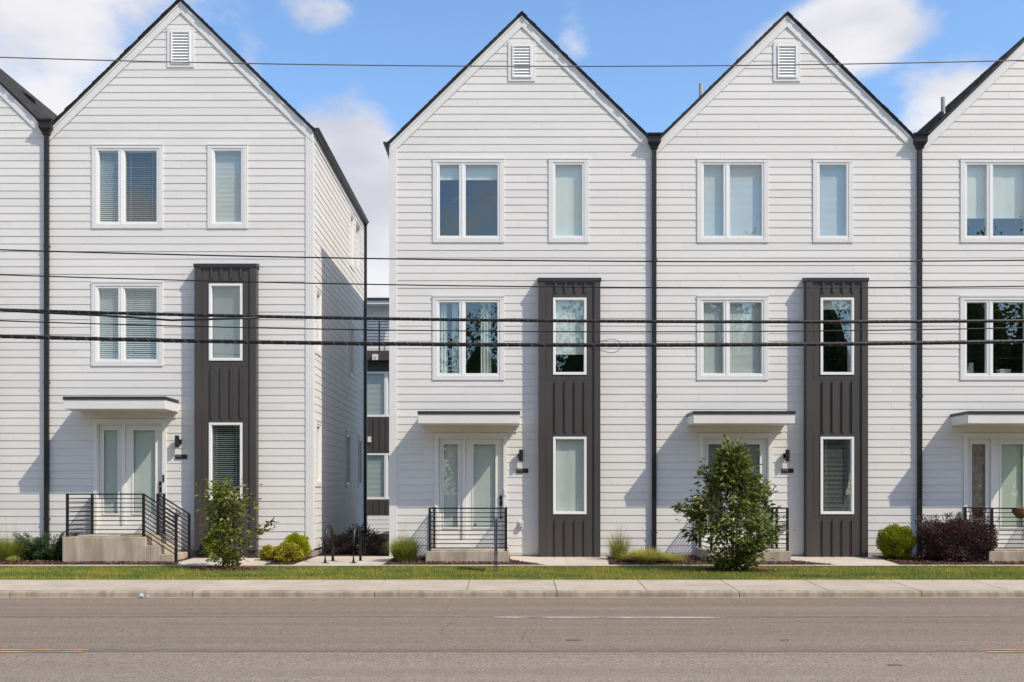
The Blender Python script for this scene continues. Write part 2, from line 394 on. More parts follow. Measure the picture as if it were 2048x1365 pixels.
for (px, py, l) in ((1148, 1286, .18), (1570, 1286, .10), (1790, 1337, .14)):
    x, y = Gr(px, py); b = MB(); b.add([(x - l / 2, y - .02, crown(y) + .005), (x + l / 2, y - .015, crown(y) + .005), (x + l / 2, y + .02, crown(y) + .005), (x - l / 2, y + .02, crown(y) + .005)], [(0, 1, 2, 3)]); b.build('tar_patch', 'crack', road)
gt = MB(); gt.add([(-60, KY - .075, crown(KY - .075) + .004), (60, KY - .075, crown(KY - .075) + .004), (60, KY, .006), (-60, KY, .006)], [(0, 1, 2, 3)]); gt.build('gutter_strip', 'conc', road)
# sidewalk: square slabs with tooled joints, kerb poured in ten-foot lengths
swb = MB(); swb.box(-60, 60, KY + .05, SB - .01, -.1, .075)
sidewalk = tag(swb.build('sidewalk', 'kerb'), kind='structure')
def swz(x, y): return .105 + (y - KY) / (SB - KY) * .064
def joint_x(k): return (1114 - 1026) * 16.76 / F + k * 1.524
xj = joint_x(-14) ; me = {}
for k in range(-14, 14):
    b = MB(); x0 = joint_x(k) + .006; x1 = joint_x(k + 1) - .006
    b.slab([(x0, KY + .16), (x1, KY + .16), (x1, SB), (x0, SB)], swz, .09)
    b.build('paving_slab', 'conc', sidewalk, bevel=.006)
for k in range(-14, 14, 2):
    b = MB(); x0 = joint_x(k) + .007; x1 = joint_x(k + 2) - .007
    prof = [(KY - .012, -.06), (KY + .0, .075), (KY + .012, .095), (KY + .034, .106), (KY + .157, .112), (KY + .157, -.06)]
    n = len(prof)
    b.add([(x0, y, z) for y, z in prof] + [(x1, y, z) for y, z in prof], [list(range(n)), list(range(2 * n - 1, n - 1, -1))] + [[(i + 1) % n, i, i + n, (i + 1) % n + n] for i in range(n)])
    b.build('kerb_stone', 'kerb', sidewalk)
def swz2(x, y): return .12
b = MB(); b.slab([(-60, -26), (60, -26), (60, -19.4), (-60, -19.4)], swz2, .2); tag(b.build('opposite_pavement', 'conc'), kind='structure')
# lawn strip
def lawnz(x, y): return .160 + (y - SB) / (LB - SB) * .022
def bedz(x, y): return .196 + max(0, (y - LB)) / 2.30 * .054
b = MB()
xs = np.linspace(-22, 22, 45)
for i in range(44): b.slab([(xs[i], SB + .005), (xs[i + 1], SB + .005), (xs[i + 1], LB), (xs[i], LB)], lambda x, y: lawnz(x, y) - .012, .2)
lawn = tag(b.build('lawn', 'soil'), kind='structure')
nb = 210000
x = np.random.uniform(-15, 15, nb); y = np.random.uniform(SB - .045, LB + .03, nb)
RINGS = [(4.42, -3.4, .92, .36), (-5.89, -2.95, .80, .36)]
keep = y > SB - .02 + .02 * np.sin(x * 5.1) * np.sin(x * 1.7 + 1) + .012 * np.sin(x * 17)
for (rx, ry, a, c) in RINGS: keep &= ((x - rx) / a) ** 2 + ((y - ry) / c) ** 2 > 1 + .35 * np.sin(x * 23) * np.cos(y * 31)
x = x[keep]; y = y[keep]; nb = len(x)
patch = .5 + .5 * np.sin(x * 1.7 + 2 * np.sin(y * 2.1)) * np.cos(y * 3.3 + x * .6)
h = np.random.uniform(.025, .068, nb) * (.65 + .7 * patch); a = np.random.uniform(0, 2 * np.pi, nb); lean = np.random.uniform(.0, .7, nb); la = np.random.uniform(0, 2 * np.pi, nb)
z = .160 + (y - SB) / (LB - SB) * .022 - .014; wd = np.random.uniform(.003, .0065, nb)
V = np.empty((nb, 3, 3)); V[:, 0] = np.stack([x - np.cos(a) * wd, y - np.sin(a) * wd, z], 1); V[:, 1] = np.stack([x + np.cos(a) * wd, y + np.sin(a) * wd, z], 1)
V[:, 2] = np.stack([x + np.cos(la) * h * lean, y + np.sin(la) * h * lean, z + h], 1)
gm = MT['grass']; gt_ = gm.node_tree; gb = gt_.nodes['Principled BSDF']; srcs = gb.inputs['Base Color'].links[0].from_socket
tcg = gt_.nodes.new('ShaderNodeTexCoord'); ng = gt_.nodes.new('ShaderNodeTexNoise'); ng.inputs['Scale'].default_value = 1.3; ng.inputs['Detail'].default_value = 6; gt_.links.new(tcg.outputs['Object'], ng.inputs[0])
rg = gt_.nodes.new('ShaderNodeValToRGB'); rg.color_ramp.elements[0].position = .36; rg.color_ramp.elements[1].position = .66; rg.color_ramp.elements[0].color = (.66, .80, .75, 1); rg.color_ramp.elements[1].color = (1.38, 1.12, .95, 1); gt_.links.new(ng.outputs[0], rg.inputs[0])
vm = gt_.nodes.new('ShaderNodeVectorMath'); vm.operation = 'MULTIPLY'; gt_.links.new(srcs, vm.inputs[0]); gt_.links.new(rg.outputs[0], vm.inputs[1])
for lk in list(srcs.links):
    if lk.to_node != vm: gt_.links.new(vm.outputs[0], lk.to_socket)
o = np_mesh('grass', V.reshape(-1, 3), np.arange(nb * 3).reshape(-1, 3), 'grass'); tag(o, 'short green lawn grass along the sidewalk', 'grass', kind='stuff')
# planting beds with bark chips
b = MB()
for i in range(44): b.slab([(xs[i], LB), (xs[i + 1], LB), (xs[i + 1], 2.0), (xs[i], 2.0)], bedz, .3)
bed = tag(b.build('planting_bed', 'mulch'), kind='structure')
b = MB(); b.slab([(-4.9, 2.0), (-2.7, 2.0), (-2.7, 16), (-4.9, 16)], lambda x, y: .247, .3); tag(b.build('side_yard', 'mulch'), kind='structure')
b = MB()
for k in range(-10, 10): b.slab([(k * 1.5 + .004, LB), (k * 1.5 + 1.496, LB), (k * 1.5 + 1.496, LB + .17), (k * 1.5 + .004, LB + .17)], lambda x, y: bedz(x, y) + .012, .1)
tag(b.build('mow_strip', 'walk'), kind='structure')

# ------------------------------------------------------------------ townhouses
UW = 6.22; ROW = .178; SL = .977
RZ = 13.07; RIDGE_PX = 1043.5
FRONT = lambda X0: (lambda u, w_, z_: (X0 + u, -w_, z_))
def framebox(b, u0, u1, z0, z1, wdt, w0, w1):
    b.box(u0, u0 + wdt, w0, w1, z0, z1); b.box(u1 - wdt, u1, w0, w1, z0, z1)
    b.box(u0 + wdt, u1 - wdt, w0, w1, z0, z0 + wdt); b.box(u0 + wdt, u1 - wdt, w0, w1, z1 - wdt, z1)
class TB(MB):
    """box builder in wall coordinates: u along the wall, w outwards, z up"""
    def box(s, u0, u1, w0, w1, z0, z1):
        p = [(u0, w1, z0), (u1, w1, z0), (u1, w0, z0), (u0, w0, z0), (u0, w1, z1), (u1, w1, z1), (u1, w0, z1), (u0, w0, z1)]
        s.add(p, [(3, 2, 1, 0), (4, 5, 6, 7), (0, 1, 5, 4), (1, 2, 6, 5), (2, 3, 7, 6), (3, 0, 4, 7)])
def treatment(T, kind, u0, u1, z0, z1, w0, parent, seed=0):
    rr = random.Random(seed); b = TB(T)
    k = kind[0]
    if k == 'blind':
        tilt = kind[1]; sp = kind[2]; n = int((z1 - z0) / sp); hw = sp * .56
        for i in range(n):
            zc = z1 - .03 - sp * (i + .5)
            if zc < z0 + .01: break
            a = R(tilt + rr.uniform(-2, 2)); dw = hw * math.cos(a); dz = hw * math.sin(a); t = .0012
            # outer edge lower
            b.add([(u0, w0 + dw, zc - dz - t), (u1, w0 + dw, zc - dz - t), (u1, w0 - dw, zc + dz - t), (u0, w0 - dw, zc + dz - t),
                   (u0, w0 + dw, zc - dz + t), (u1, w0 + dw, zc - dz + t), (u1, w0 - dw, zc + dz + t), (u0, w0 - dw, zc + dz + t)],
                  [(3, 2, 1, 0), (4, 5, 6, 7), (0, 1, 5, 4), (1, 2, 6, 5), (2, 3, 7, 6), (3, 0, 4, 7)])
        b.box(u0, u1, w0 - .02, w0 + .02, z1 - .03, z1)
        for f in (.18, .82):
            uu = u0 + (u1 - u0) * f; b.box(uu - .002, uu + .002, w0 + hw + .001, w0 + hw + .003, z0 + .02, z1 - .03)
        return b.build('blind', 'blind', parent)
    if k == 'roller':
        fr = kind[1]; zb = z1 - (z1 - z0) * fr
        n = 10; vs = []; fs = []
        for i in range(n + 1):
            u = u0 + (u1 - u0) * i / n; wv = w0 + .004 * math.sin(i * 1.3 + seed)
            vs += [(u, wv, zb), (u, wv, z1), (u, wv - .002, zb), (u, wv - .002, z1)]
        for i in range(n):
            q = 4 * i; fs += [(q, q + 4, q + 5, q + 1), (q + 2, q + 3, q + 7, q + 6), (q, q + 2, q + 6, q + 4)]
        b.add(vs, fs); b.box(u0, u1, w0 - .008, w0 + .010, zb - .022, zb)
        return b.build('roller_shade', kind[2] if len(kind) > 2 else 'shade', parent)
    if k == 'curtain':
        for (fa, fb) in kind[1]:
            n = 28; vs = []; fs = []
            ua = u0 + (u1 - u0) * fa; ub = u0 + (u1 - u0) * fb
            for i in range(n + 1):
                f = i / n; 
                for (zz, pinch) in ((z0, 1.0), (z1, .92)):
                    u = ua + (ub - ua) * f * pinch; wv = w0 - .03 + .03 * math.sin(f * 6 * math.pi + seed)
                    vs.append((u, wv, zz))
            for i in range(n): fs.append((2 * i, 2 * i + 2, 2 * i + 3, 2 * i + 1))
            b.add(vs, fs)
        return b.build('curtain', 'curtain', parent)
def window(house, T, u0, u1, z0, z1, mull=None, casing=True, treat=None, cw=.105, w0=.0, seed=0, fw=.045, cmat='trim'):
    """u0..u1, z0..z1: rough opening. One part with casing boards, panes and its blind as sub-parts"""
    b = TB(T); framebox(b, u0, u1, z0, z1, fw, w0 - .09, w0 + .022)
    lights = [(u0 + fw, u1 - fw)]
    if mull is not None:
        ma, mb_ = mull; b.box(ma, mb_, w0 - .09, w0 + .018, z0 + fw, z1 - fw); lights = [(u0 + fw, ma), (mb_, u1 - fw)]
        b.box((ma + mb_) / 2 - .012, (ma + mb_) / 2 + .012, w0 + .018, w0 + .03, z0 + .006, z1 - .02)
    # thin sash step inside each light
    for (a, c) in lights:
        framebox(b, a - .002, c + .002, z0 + fw - .002, z1 - fw + .002, .014, w0 - .085, w0 + .006)
    win = b.build('window', 'vinyl', house)
    for (a, c) in lights:
        p = TB(T); p.box(a + .004, c - .004, w0 - .030, w0 - .024, z0 + fw + .004, z1 - fw - .004); p.build('pane', 'pane', win)
    if treat:
        for i, (a, c) in enumerate(lights):
            tr = treat[i] if isinstance(treat, list) else treat
            if tr: treatment(T, tr, a - .02, c + .02, z0 + fw - .01, z1 - .03, w0 - .105, win, seed + i)
    if casing:
        e = .034
        for (a, c, d, f, ee) in ((u0 - cw, u0 + .002, z0 - cw, z1, e), (u1 - .002, u1 + cw, z0 - cw, z1, e), (u0 + .002, u1 - .002, z0 - cw, z0 + .002, e - .003), (u0 - cw, u1 + cw, z1 + .0005, z1 + cw * .72, e + .002)):
            p = TB(T); p.box(a, c, w0 - .01, w0 + ee, d, f); p.build('casing_board', cmat, win, bevel=.003)
        p = TB(T); p.box(u0 - cw - .004, u1 + cw + .004, w0 - .005, w0 + e + .012, z1 + cw * .72 + .0005, z1 + cw * .72 + .02); p.build('drip_cap', cmat, win)
    return win
def wall_cells(b, u0, u1, z0, z1, w0, w1, holes):
    us = sorted({u0, u1} | {min(max(q, u0), u1) for hh in holes for q in hh[:2]}); zs = sorted({z0, z1} | {min(max(q, z0), z1) for hh in holes for q in hh[2:]})
    for i in range(len(us) - 1):
        for j in range(len(zs) - 1):
            uc = (us[i] + us[i + 1]) / 2; zc = (zs[j] + zs[j + 1]) / 2
            if any(hh[0] < uc < hh[1] and hh[2] < zc < hh[3] for hh in holes): continue
            b.box(us[i], us[i + 1], w0, w1, zs[j], zs[j + 1])
def boards(house, T, extent, zbase, ztop, zline, obstacles, rr, maxlen=3.66, lip=.0170, name='siding_board'):
    """lap siding: extent(z)->(u0,u1); one object for every board"""
    k0 = math.floor((zbase - zline) / ROW); k = k0; prev = 0
    while zline + k * ROW < ztop - .01:
        za = max(zbase, zline + k * ROW); zb = min(zline + (k + 1) * ROW, ztop); k += 1
        if zb - za < .03: continue
        cuts = []
        for ob in obstacles:
            if ob[2] < zb - .004 and ob[3] > za + .004: cuts.append(ob)
        ea = extent(za); eb = extent(zb)
        if ea[1] - ea[0] < .1: continue
        # full-height spans
        spans = [[ea[0], ea[1], za, zb]]
        for ob in cuts:
            new = []
            for s_ in spans:
                if ob[1] <= s_[0] or ob[0] >= s_[1]: new.append(s_); continue
                if ob[0] > s_[0]: new.append([s_[0], ob[0], za, zb])
                if ob[1] < s_[1]: new.append([ob[1], s_[1], za, zb])
            spans = new
            if ob[3] < zb - .03: spans.append([max(ob[0], ea[0]), min(ob[1], ea[1]), ob[3], zb])
            if ob[2] > za + .03: spans.append([max(ob[0], ea[0]), min(ob[1], ea[1]), za, ob[2]])
        off = rr.uniform(.6, 3.3)
        while abs(off - prev) < .5: off = rr.uniform(.6, 3.3)
        prev = off
        for (a, c, d, e) in spans:
            if c - a < .01: continue
            pts = [a]; j = ea[0] + off
            while j < c - .25:
                if j > a + .25: pts.append(j)
                j += maxlen
            pts.append(c)
            for i in range(len(pts) - 1):
                p0, p1 = pts[i], pts[i + 1]
                g0 = .0014 if i > 0 else 0; g1 = .0014 if i < len(pts) - 2 else 0
                t0 = max(p0 + g0, eb[0]) if i == 0 and a == ea[0] else p0 + g0
                t1 = min(p1 - g1, eb[1]) if i == len(pts) - 2 and c == ea[1] else p1 - g1
                if t1 - t0 < .005: t0 = t1 = (t0 + t1) / 2
                jit = rr.uniform(-.0012, .0012)
                wa = .007 + (lip - .007) * (zb - d) / ROW + jit; wb = .007 + (lip - .007) * (zb - e) / ROW + jit
                B = MB(T)
                B.add([(p0 + g0, wa, d), (p1 - g1, wa, d), (p1 - g1, 0.0005, d), (p0 + g0, 0.0005, d), (t0, wb, e), (t1, wb, e), (t1, 0.0005, e), (t0, 0.0005, e)],
                      [(3, 2, 1, 0), (4, 5, 6, 7), (0, 1, 5, 4), (1, 2, 6, 5), (2, 3, 7, 6), (3, 0, 4, 7)])
                B.build(name, 'siding', house)
def roof_slope(house, X0, zr, sgn, run, depth, seed):
    """one roof slope: deck and shingle courses from eave to ridge"""
    rr = random.Random(seed)
    y0 = -.055
    b = MB(); top = lambda u: zr - .035 - SL * u
    b.add([(X0 + sgn * u, y, top(u) - dz) for dz in (0.0, .07) for (u, y) in ((0, y0), (run, y0), (run, depth), (0, depth))],
          [(0, 1, 2, 3), (7, 6, 5, 4), (0, 4, 5, 1), (1, 5, 6, 2), (2, 6, 7, 3), (3, 7, 4, 0)])
    deck = b.build('roof', 'bronze', house)
    s = MB(); n = int(run / .105); cw = run / n
    for i in range(n):
        ua = i * cw; ub = (i + 1) * cw + .02
        y = y0 - .035 + rr.uniform(-.018, .012)
        ya = y
        while ya < depth:
            yb = min(ya + rr.uniform(.15, .34), depth)
            lift = rr.uniform(.018, .034)
            za = zr - .035 - SL * ua; zb = zr - .035 - SL * ub
            s.hexa([(X0 + sgn * ua, ya, za + .001), (X0 + sgn * ub, ya, zb + .001), (X0 + sgn * ub, yb - .004, zb + .001), (X0 + sgn * ua, yb - .004, za + .001),
                    (X0 + sgn * ua, ya, za + .012), (X0 + sgn * ub, ya, zb + lift), (X0 + sgn * ub, yb - .004, zb + lift), (X0 + sgn * ua, yb - .004, za + .012)])
            ya = yb
            if ya > 3.5: 
                yb = depth; s.hexa([(X0 + sgn * ua, ya, za + .001), (X0 + sgn * ub, ya, zb + .001), (X0 + sgn * ub, yb, zb + .001), (X0 + sgn * ua, yb, za + .001),
                    (X0 + sgn * ua, ya, za + .012), (X0 + sgn * ub, ya, zb + .024), (X0 + sgn * ub, yb, zb + .024), (X0 + sgn * ua, yb, za + .012)]); break
    tag(s.build('roof_shingles', 'shingle', deck), kind='stuff')
    return deck
DEPTH = 8.1
def townhouse(cpx, dz, label, spec, seed, outer_l=False, outer_r=False, wdx=0.0):
    """dz: how much higher than the middle block this unit stands"""
    rr = random.Random(seed)
    X0 = PX(cpx); base = .2
    h = thing('townhouse', (X0, 0, base), label, 'townhouse', 'row of white gabled townhouses')
    T = FRONT(X0)
    ux = lambda px: (px - RIDGE_PX) / 85.0       # pixel of the middle unit -> metres from its ridge
    uz = lambda py, Y=0.0: PZ(py, Y) + dz
    hl = 3.09 if outer_l else UW / 2; hr = 3.09 if outer_r else UW / 2
    zr = RZ + dz
    ws = wdx / 85.0
    top = (ux(874.5) + ws, ux(999.5) + ws, uz(477), uz(326)); topm = (ux(919) + ws, ux(930.3) + ws)
    sing = (ux(1106) + ws, ux(1168.5) + ws, uz(477), uz(326))
    mid = (ux(874) + ws, ux(999.4) + ws, uz(752), uz(601))
    TY = -.22
    tl, trr = ux(1077) + .0, ux(1199)
    tw1 = (ux(1104.5) + .01, ux(1171.5), uz(750, TY), uz(596, TY)); tw2 = (tw1[0], tw1[1], uz(1028.7, TY), uz(874, TY))
    door = (ux(876), ux(1007), uz(1081), uz(875.5))
    # ---- wall core with openings
    b = TB(T); zb = -.1; ev = zr - .12 - SL * max(hl, hr)
    holes = [top, sing, mid, (tw1[0] + .03, tw1[1] - .03, tw1[2] + .03, tw1[3] - .03), (tw2[0] + .03, tw2[1] - .03, tw2[2] + .03, tw2[3] - .03), (door[0], door[1], door[2] - .03, door[3])]
    wall_cells(b, -hl + .004, hr - .004, zb, ev, -.14, 0, holes)
    b.add([(-hl + .004, 0, ev), (hr - .004, 0, ev), (0, 0, zr - .14), (-hl + .004, -.14, ev), (hr - .004, -.14, ev), (0, -.14, zr - .14)], [(0, 1, 2), (5, 4, 3), (0, 3, 4, 1), (1, 4, 5, 2), (2, 5, 3, 0)])
    wall = b.build('front_wall', 'wall', h)
    b = TB(T)
    for s_, hh, outer in ((-1, hl, outer_l), (1, hr, outer_r)):
        if outer and s_ == 1: continue
        a, c = sorted((s_ * (hh - .004), s_ * (hh - .14))); b.box(a, c, -DEPTH, -.14, zb, ev)
    b.box(-hl + .14, hr - .14, -DEPTH, -DEPTH + .14, zb, ev)
    b.add([(-hl, -DEPTH + .1, ev), (hr, -DEPTH + .1, ev), (0, -DEPTH + .1, zr - .14), (-hl, -DEPTH, ev), (hr, -DEPTH, ev), (0, -DEPTH, zr - .14)], [(0, 1, 2), (5, 4, 3), (0, 3, 4, 1), (1, 4, 5, 2), (2, 5, 3, 0)])
    b.build('side_walls', 'wall', h)
    b = TB(T)
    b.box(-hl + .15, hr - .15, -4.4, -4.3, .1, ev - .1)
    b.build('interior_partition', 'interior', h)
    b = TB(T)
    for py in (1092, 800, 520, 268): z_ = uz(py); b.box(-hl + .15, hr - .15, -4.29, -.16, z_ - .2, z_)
    b.build('interior_floors', 'intfloor', h)
    # ---- siding boards
    e = .05
    obs = [(q[0] - e, q[1] + e, q[2] - e, q[3] + e) for q in (top, sing, mid)]
    obs += [(tl + .02, trr - .02, -1, uz(556)), (ux(869) + .03, ux(1014.5) - .03, -1, uz(866.5) - .03)]
    obs += [(ux(1016.5) + .03, ux(1070.5) - .03, uz(164) + .03, uz(85) - .03)]
    ct = .155
    def extent(z_):
        lim = (zr - .17 - z_) / SL
        return (max(-(hl - (ct if outer_l else .004)), -lim), min(hr - (ct if outer_r else .004), lim))
    boards(h, T, extent, spec.get('sidebase', .30), zr - .40, uz(289.1), obs, rr)
    b = TB(T); b.box(-hl - .005, hr + .005, -.13, .004, -.05, spec.get('sidebase', .30)); b.build('foundation', 'found', h)
    # corner trims
    for s_, hh, outer in ((-1, hl, outer_l), (1, hr, outer_r)):
        if outer:
            p = TB(T); a, c = sorted((s_ * (hh - ct), s_ * (hh + .026))); zt = zr - SL * hh - .02
            p.box(a, c, 0.0005, .03, spec.get('sidebase', .30) - .03, zt); p.build('corner_board', 'trim', h, bevel=.003)
    # rake boards (two per slope: wide board, and a thin shingle mould above)
    for s_, hh in ((-1, hl), (1, hr)):
        p = TB(T); d0, d1 = .085, .365; ue = hh if not ((s_ < 0 and outer_l) or (s_ > 0 and outer_r)) else hh
        vs = [(0, zr - d0), (s_ * ue, zr - d0 - SL * ue), (s_ * ue, zr - d1 - SL * ue), (0, zr - d1)]
        p.add([(u, .036, z_) for u, z_ in vs] + [(u, .0005, z_) for u, z_ in vs], [(0, 1, 2, 3) if s_ > 0 else (3, 2, 1, 0), (7, 6, 5, 4), (0, 4, 5, 1), (1, 5, 6, 2), (2, 6, 7, 3), (3, 7, 4, 0)])
        p.build('rake_board', 'trim', h)
        p = TB(T); d0, d1 = .05, .10
        vs = [(0, zr - d0 - .06), (s_ * ue, zr - d0 - .06 - SL * ue), (s_ * ue, zr - d1 - .06 - SL * ue), (0, zr - d1 - .06)]
        p.add([(u, .052, z_) for u, z_ in vs] + [(u, .034, z_) for u, z_ in vs], [(0, 1, 2, 3), (7, 6, 5, 4), (0, 4, 5, 1), (1, 5, 6, 2), (2, 6, 7, 3), (3, 7, 4, 0)])
        p.build('rake_mould', 'trim', h)
        roof_slope(h, X0, zr, s_, ue + (.05 if (s_ < 0 and outer_l) or (s_ > 0 and outer_r) else 0), DEPTH + .1, seed * 10 + s_)
    # gable vent
    v0, v1, va, vb = ux(1024.6), ux(1063.4), uz(157), uz(92)
    p = TB(T); framebox(p, ux(1016.5), ux(1070.5), uz(164), uz(85), .09, .0005, .034); vent = p.build('gable_vent', 'trim', h)
    p = TB(T); framebox(p, v0, v1, va, vb, .035, .0, .056); p.build('vent_frame', 'vinyl', vent)
    n = 10; sp = (vb - va - .07) / n
    for i in range(n):
        p = TB(T); zc = va + .035 + sp * (i + .5)
        p.add([(v0 + .03, .046, zc - sp * .55), (v1 - .03, .046, zc - sp * .55), (v1 - .03, .008, zc + sp * .45), (v0 + .03, .008, zc + sp * .45),
               (v0 + .03, .046, zc - sp * .40), (v1 - .03, .046, zc - sp * .40), (v1 - .03, .008, zc + sp * .6), (v0 + .03, .008, zc + sp * .6)],
              [(3, 2, 1, 0), (4, 5, 6, 7), (0, 1, 5, 4), (1, 2, 6, 5), (2, 3, 7, 6), (3, 0, 4, 7)])
        p.build('louvre', 'vinyl', vent)
    # ---- windows
    window(h, T, *top, mull=topm, treat=spec.get('top'), seed=seed)
    window(h, T, *sing, treat=spec.get('single'), seed=seed + 3)
    window(h, T, *mid, mull=topm, treat=spec.get('mid'), seed=seed + 6)
    # ---- stair bay clad in dark board and batten
    D = .22; p = TB(T); zt = uz(563, TY)
    hole2 = [(q[0] + .01, q[1] - .01, q[2] + .01, q[3] - .01) for q in (tw1, tw2)]
    wall_cells(p, tl + .012, trr - .012, .05, zt, D - .05, D, hole2)
    for (a, c) in ((tl + .012, tl + .06), (trr - .06, trr - .012)): p.box(a, c, 0.0, D - .05, .05, zt)
    p.box(tl + .06, trr - .06, 0, D - .05, zt - .05, zt)
    bay = p.build('stair_bay', 'dark', h)
    p = TB(T)
    p.add([(tl - .02, D + .045, zt), (trr + .02, D + .045, zt), (trr + .02, .0, zt), (tl - .02, .0, zt), (tl - .02, D + .045, zt + .075), (trr + .02, D + .045, zt + .075), (trr + .02, .0, zt + .13), (tl - .02, .0, zt + .13)],
          [(3, 2, 1, 0), (4, 5, 6, 7), (0, 1, 5, 4), (1, 2, 6, 5), (2, 3, 7, 6), (3, 0, 4, 7)])
    p.build('bay_cap', 'bronze', bay)
    p = TB(T); p.box(tl - .006, trr + .006, D - .02, D + .03, zt - .035, zt - .0005); p.build('bay_fascia', 'darktrim', bay)
    cb = .145; zlo = spec.get('baylow', .17)
    for (a, c) in ((tl, tl + cb), (trr - cb, trr)):
        p = TB(T); p.box(a, c, D - .04, D + .034, zlo, zt - .036); p.build('corner_board', 'darktrim', bay, bevel=.003)
    for (a, c) in ((tl - .0, tl + .022), (trr - .022, trr + .0)):
        p = TB(T); p.box(a, c, .022, D - .041, zlo, zt - .036); p.build('side_board', 'darktrim', bay)
    il, ir = tl + cb + .028, trr - cb - .028
    zz = [uz(587, TY), uz(760, TY), uz(866, TY), uz(1037, TY)]
    for q, (za_, zb_) in ((tw1, (zz[1], zz[0])), (tw2, (zz[3], zz[2]))):
        for (a, c, d_, e_) in ((il, q[0], za_, zb_), (q[1], ir, za_, zb_), (q[0], q[1], za_, q[2]), (q[0], q[1], q[3], zb_)):
            p = TB(T); p.box(a + .001, c - .001, D - .005, D + (.016 if e_ == zb_ and d_ > za_ else .004), d_ + .001, e_ - .001); p.build('flat_trim', 'darktrim', bay)
    bx_ = [ux(q) for q in (1109, 1128.5, 1148, 1167)]
    for (za_, zb_, extra) in ((zz[0] + .002, zt - .04, True), (zz[2] + .002, zz[1] - .03, False), (zlo, zz[3] - .03, False)):
        for xb in bx_:
            p = TB(T); p.box(xb, xb + .046, D + .0005, D + .034, za_, zb_); p.build('batten', 'darktrim', bay)
    window(h, T, *tw1, casing=False, treat=spec.get('bay1'), w0=D, seed=seed + 9, fw=.05)
    window(h, T, *tw2, casing=False, treat=spec.get('bay2'), w0=D, seed=seed + 12, fw=.05)
    # ---- entrance
    p = TB(T); o0, o1, zt2, zth = ux(869), ux(1014.5), uz(866.5), uz(1081)
    zfl = spec['floor']
    p.box(o0, ux(876) + .001, -.02, .036, zfl, zt2 - .1); p.box(ux(1007) - .001, o1, -.02, .036, zfl, zt2 - .1); p.box(o0 - .0, o1 + .0, -.02, .038, zt2 - .0995, zt2)
    p.box(ux(876), ux(878.5), -.14, .01, zth, zt2 - .1); p.box(ux(1005), ux(1007), -.14, .01, zth, zt2 - .1); p.box(ux(878.5), ux(1005), -.14, .008, uz(878), zt2 - .1)
    p.box(ux(925), ux(931.2), -.13, -.004, zth, uz(878)); p.box(ux(876), ux(1007), -.12, .012, zfl + .001, zth)
    fr = p.build('door_frame', 'doorp', h)
    def leaf(name, a, c, ga, gc, gz0, gz1, w_, pm, fm):
        p = TB(T); zb_ = zth + .004; zt_ = uz(878.3)
        p.box(a, ga, w_ - .045, w_, zb_, zt_); p.box(gc, c, w_ - .045, w_, zb_, zt_); p.box(ga, gc, w_ - .045, w_, zb_, gz0); p.box(ga, gc, w_ - .045, w_, gz1, zt_)
        framebox(p, ga - .03, gc + .03, gz0 - .03, gz1 + .03, .032, w_ - .001, w_ + .014)
        d = p.build(name, 'doorp', h)
        p = TB(T); p.box(ga, gc, w_ - .020, w_ - .014, gz0, gz1); p.build('pane', pm, d)
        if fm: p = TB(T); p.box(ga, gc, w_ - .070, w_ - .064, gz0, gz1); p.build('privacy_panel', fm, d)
        return d
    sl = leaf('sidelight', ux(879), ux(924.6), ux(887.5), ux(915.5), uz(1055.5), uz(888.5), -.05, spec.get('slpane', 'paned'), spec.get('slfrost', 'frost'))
    dr = leaf('front_door', ux(931.6), ux(1004.6), ux(946.8), ux(991), uz(1055), uz(888.8), -.05, 'paned', spec.get('frost', 'frost'))
    hx = ux(1001.4)
    p = TB(T); p.box(hx - .028, hx + .028, -.0495, -.012, uz(1000), uz(991.5)); p.build('keypad_lock', 'black', dr)
    p = TB(T); p.box(hx - .03, hx + .03, -.0495, -.03, uz(1012), uz(1002)); 
    p.box(hx - .012, hx + .012, -.03, .02, uz(1009), uz(1006)); p.box(hx - .011, hx + .011, .004, .022, uz(1036), uz(1006)); p.box(hx - .02, hx + .02, -.0495, .022, uz(1038), uz(1035))
    p.build('handle', 'black', dr)
    if spec.get('sticker'):
        p = TB(T); p.box(ux(947.5), ux(952.5), -.0635, -.0625, uz(1053.5), uz(1048)); p.build('sticker', 'teal', dr)
    bp_, bm_ = spec.get('bell', (None, None))
    if bp_:
        p = TB(T); p.box(ux(bp_) - .022, ux(bp_) + .022, .0365, .056, uz(bm_ + 7), uz(bm_ - 7)); p.build('doorbell', 'black' if spec['floor'] > .5 else 'trim', h, bevel=.008)
    # ---- canopy over the entrance
    ca, cb_ = ux(843.4), ux(1038.5); cz1 = uz(829.3); cz0 = uz(852.6); P = .914
    p = TB(T); p.box(ca, cb_, .0, P, cz0, cz1 - .062); can = p.build('door_canopy', 'trim', h, bevel=.004)
    p = TB(T); framebox_h = [(ca - .012, cb_ + .012, P - .02, P + .014), (ca - .012, ca + .02, .0, P - .02), (cb_ - .02, cb_ + .012, .0, P - .02)]
    for q in framebox_h: p.box(q[0], q[1], q[2], q[3], cz1 - .066, cz1 + .004)
    p.box(ca + .02, cb_ - .02, .0, P - .02, cz1 - .0615, cz1 - .004); p.build('canopy_roof_edge', 'bronze', can)
    p = TB(T); p.box(ca + .05, cb_ - .05, .0, .035, cz0 - .14, cz0 - .001); p.build('ledger_board', 'trim', can)
    # hose tap / covered socket beside the door
    if spec.get('socket', True):
        sx, sz_ = ux(1042), uz(1050); p = TB(T); p.box(sx - .075, sx + .075, .0, .028, sz_ - .10, sz_ + .10); so = p.build('socket_plate', 'trim', h, bevel=.004)
        p = TB(T); p.box(sx - .045, sx + .045, .028, .10, sz_ - .06, sz_ + .065); p.build('socket_cover', 'greyb', so, bevel=.012)
    return h, T, ux, uz
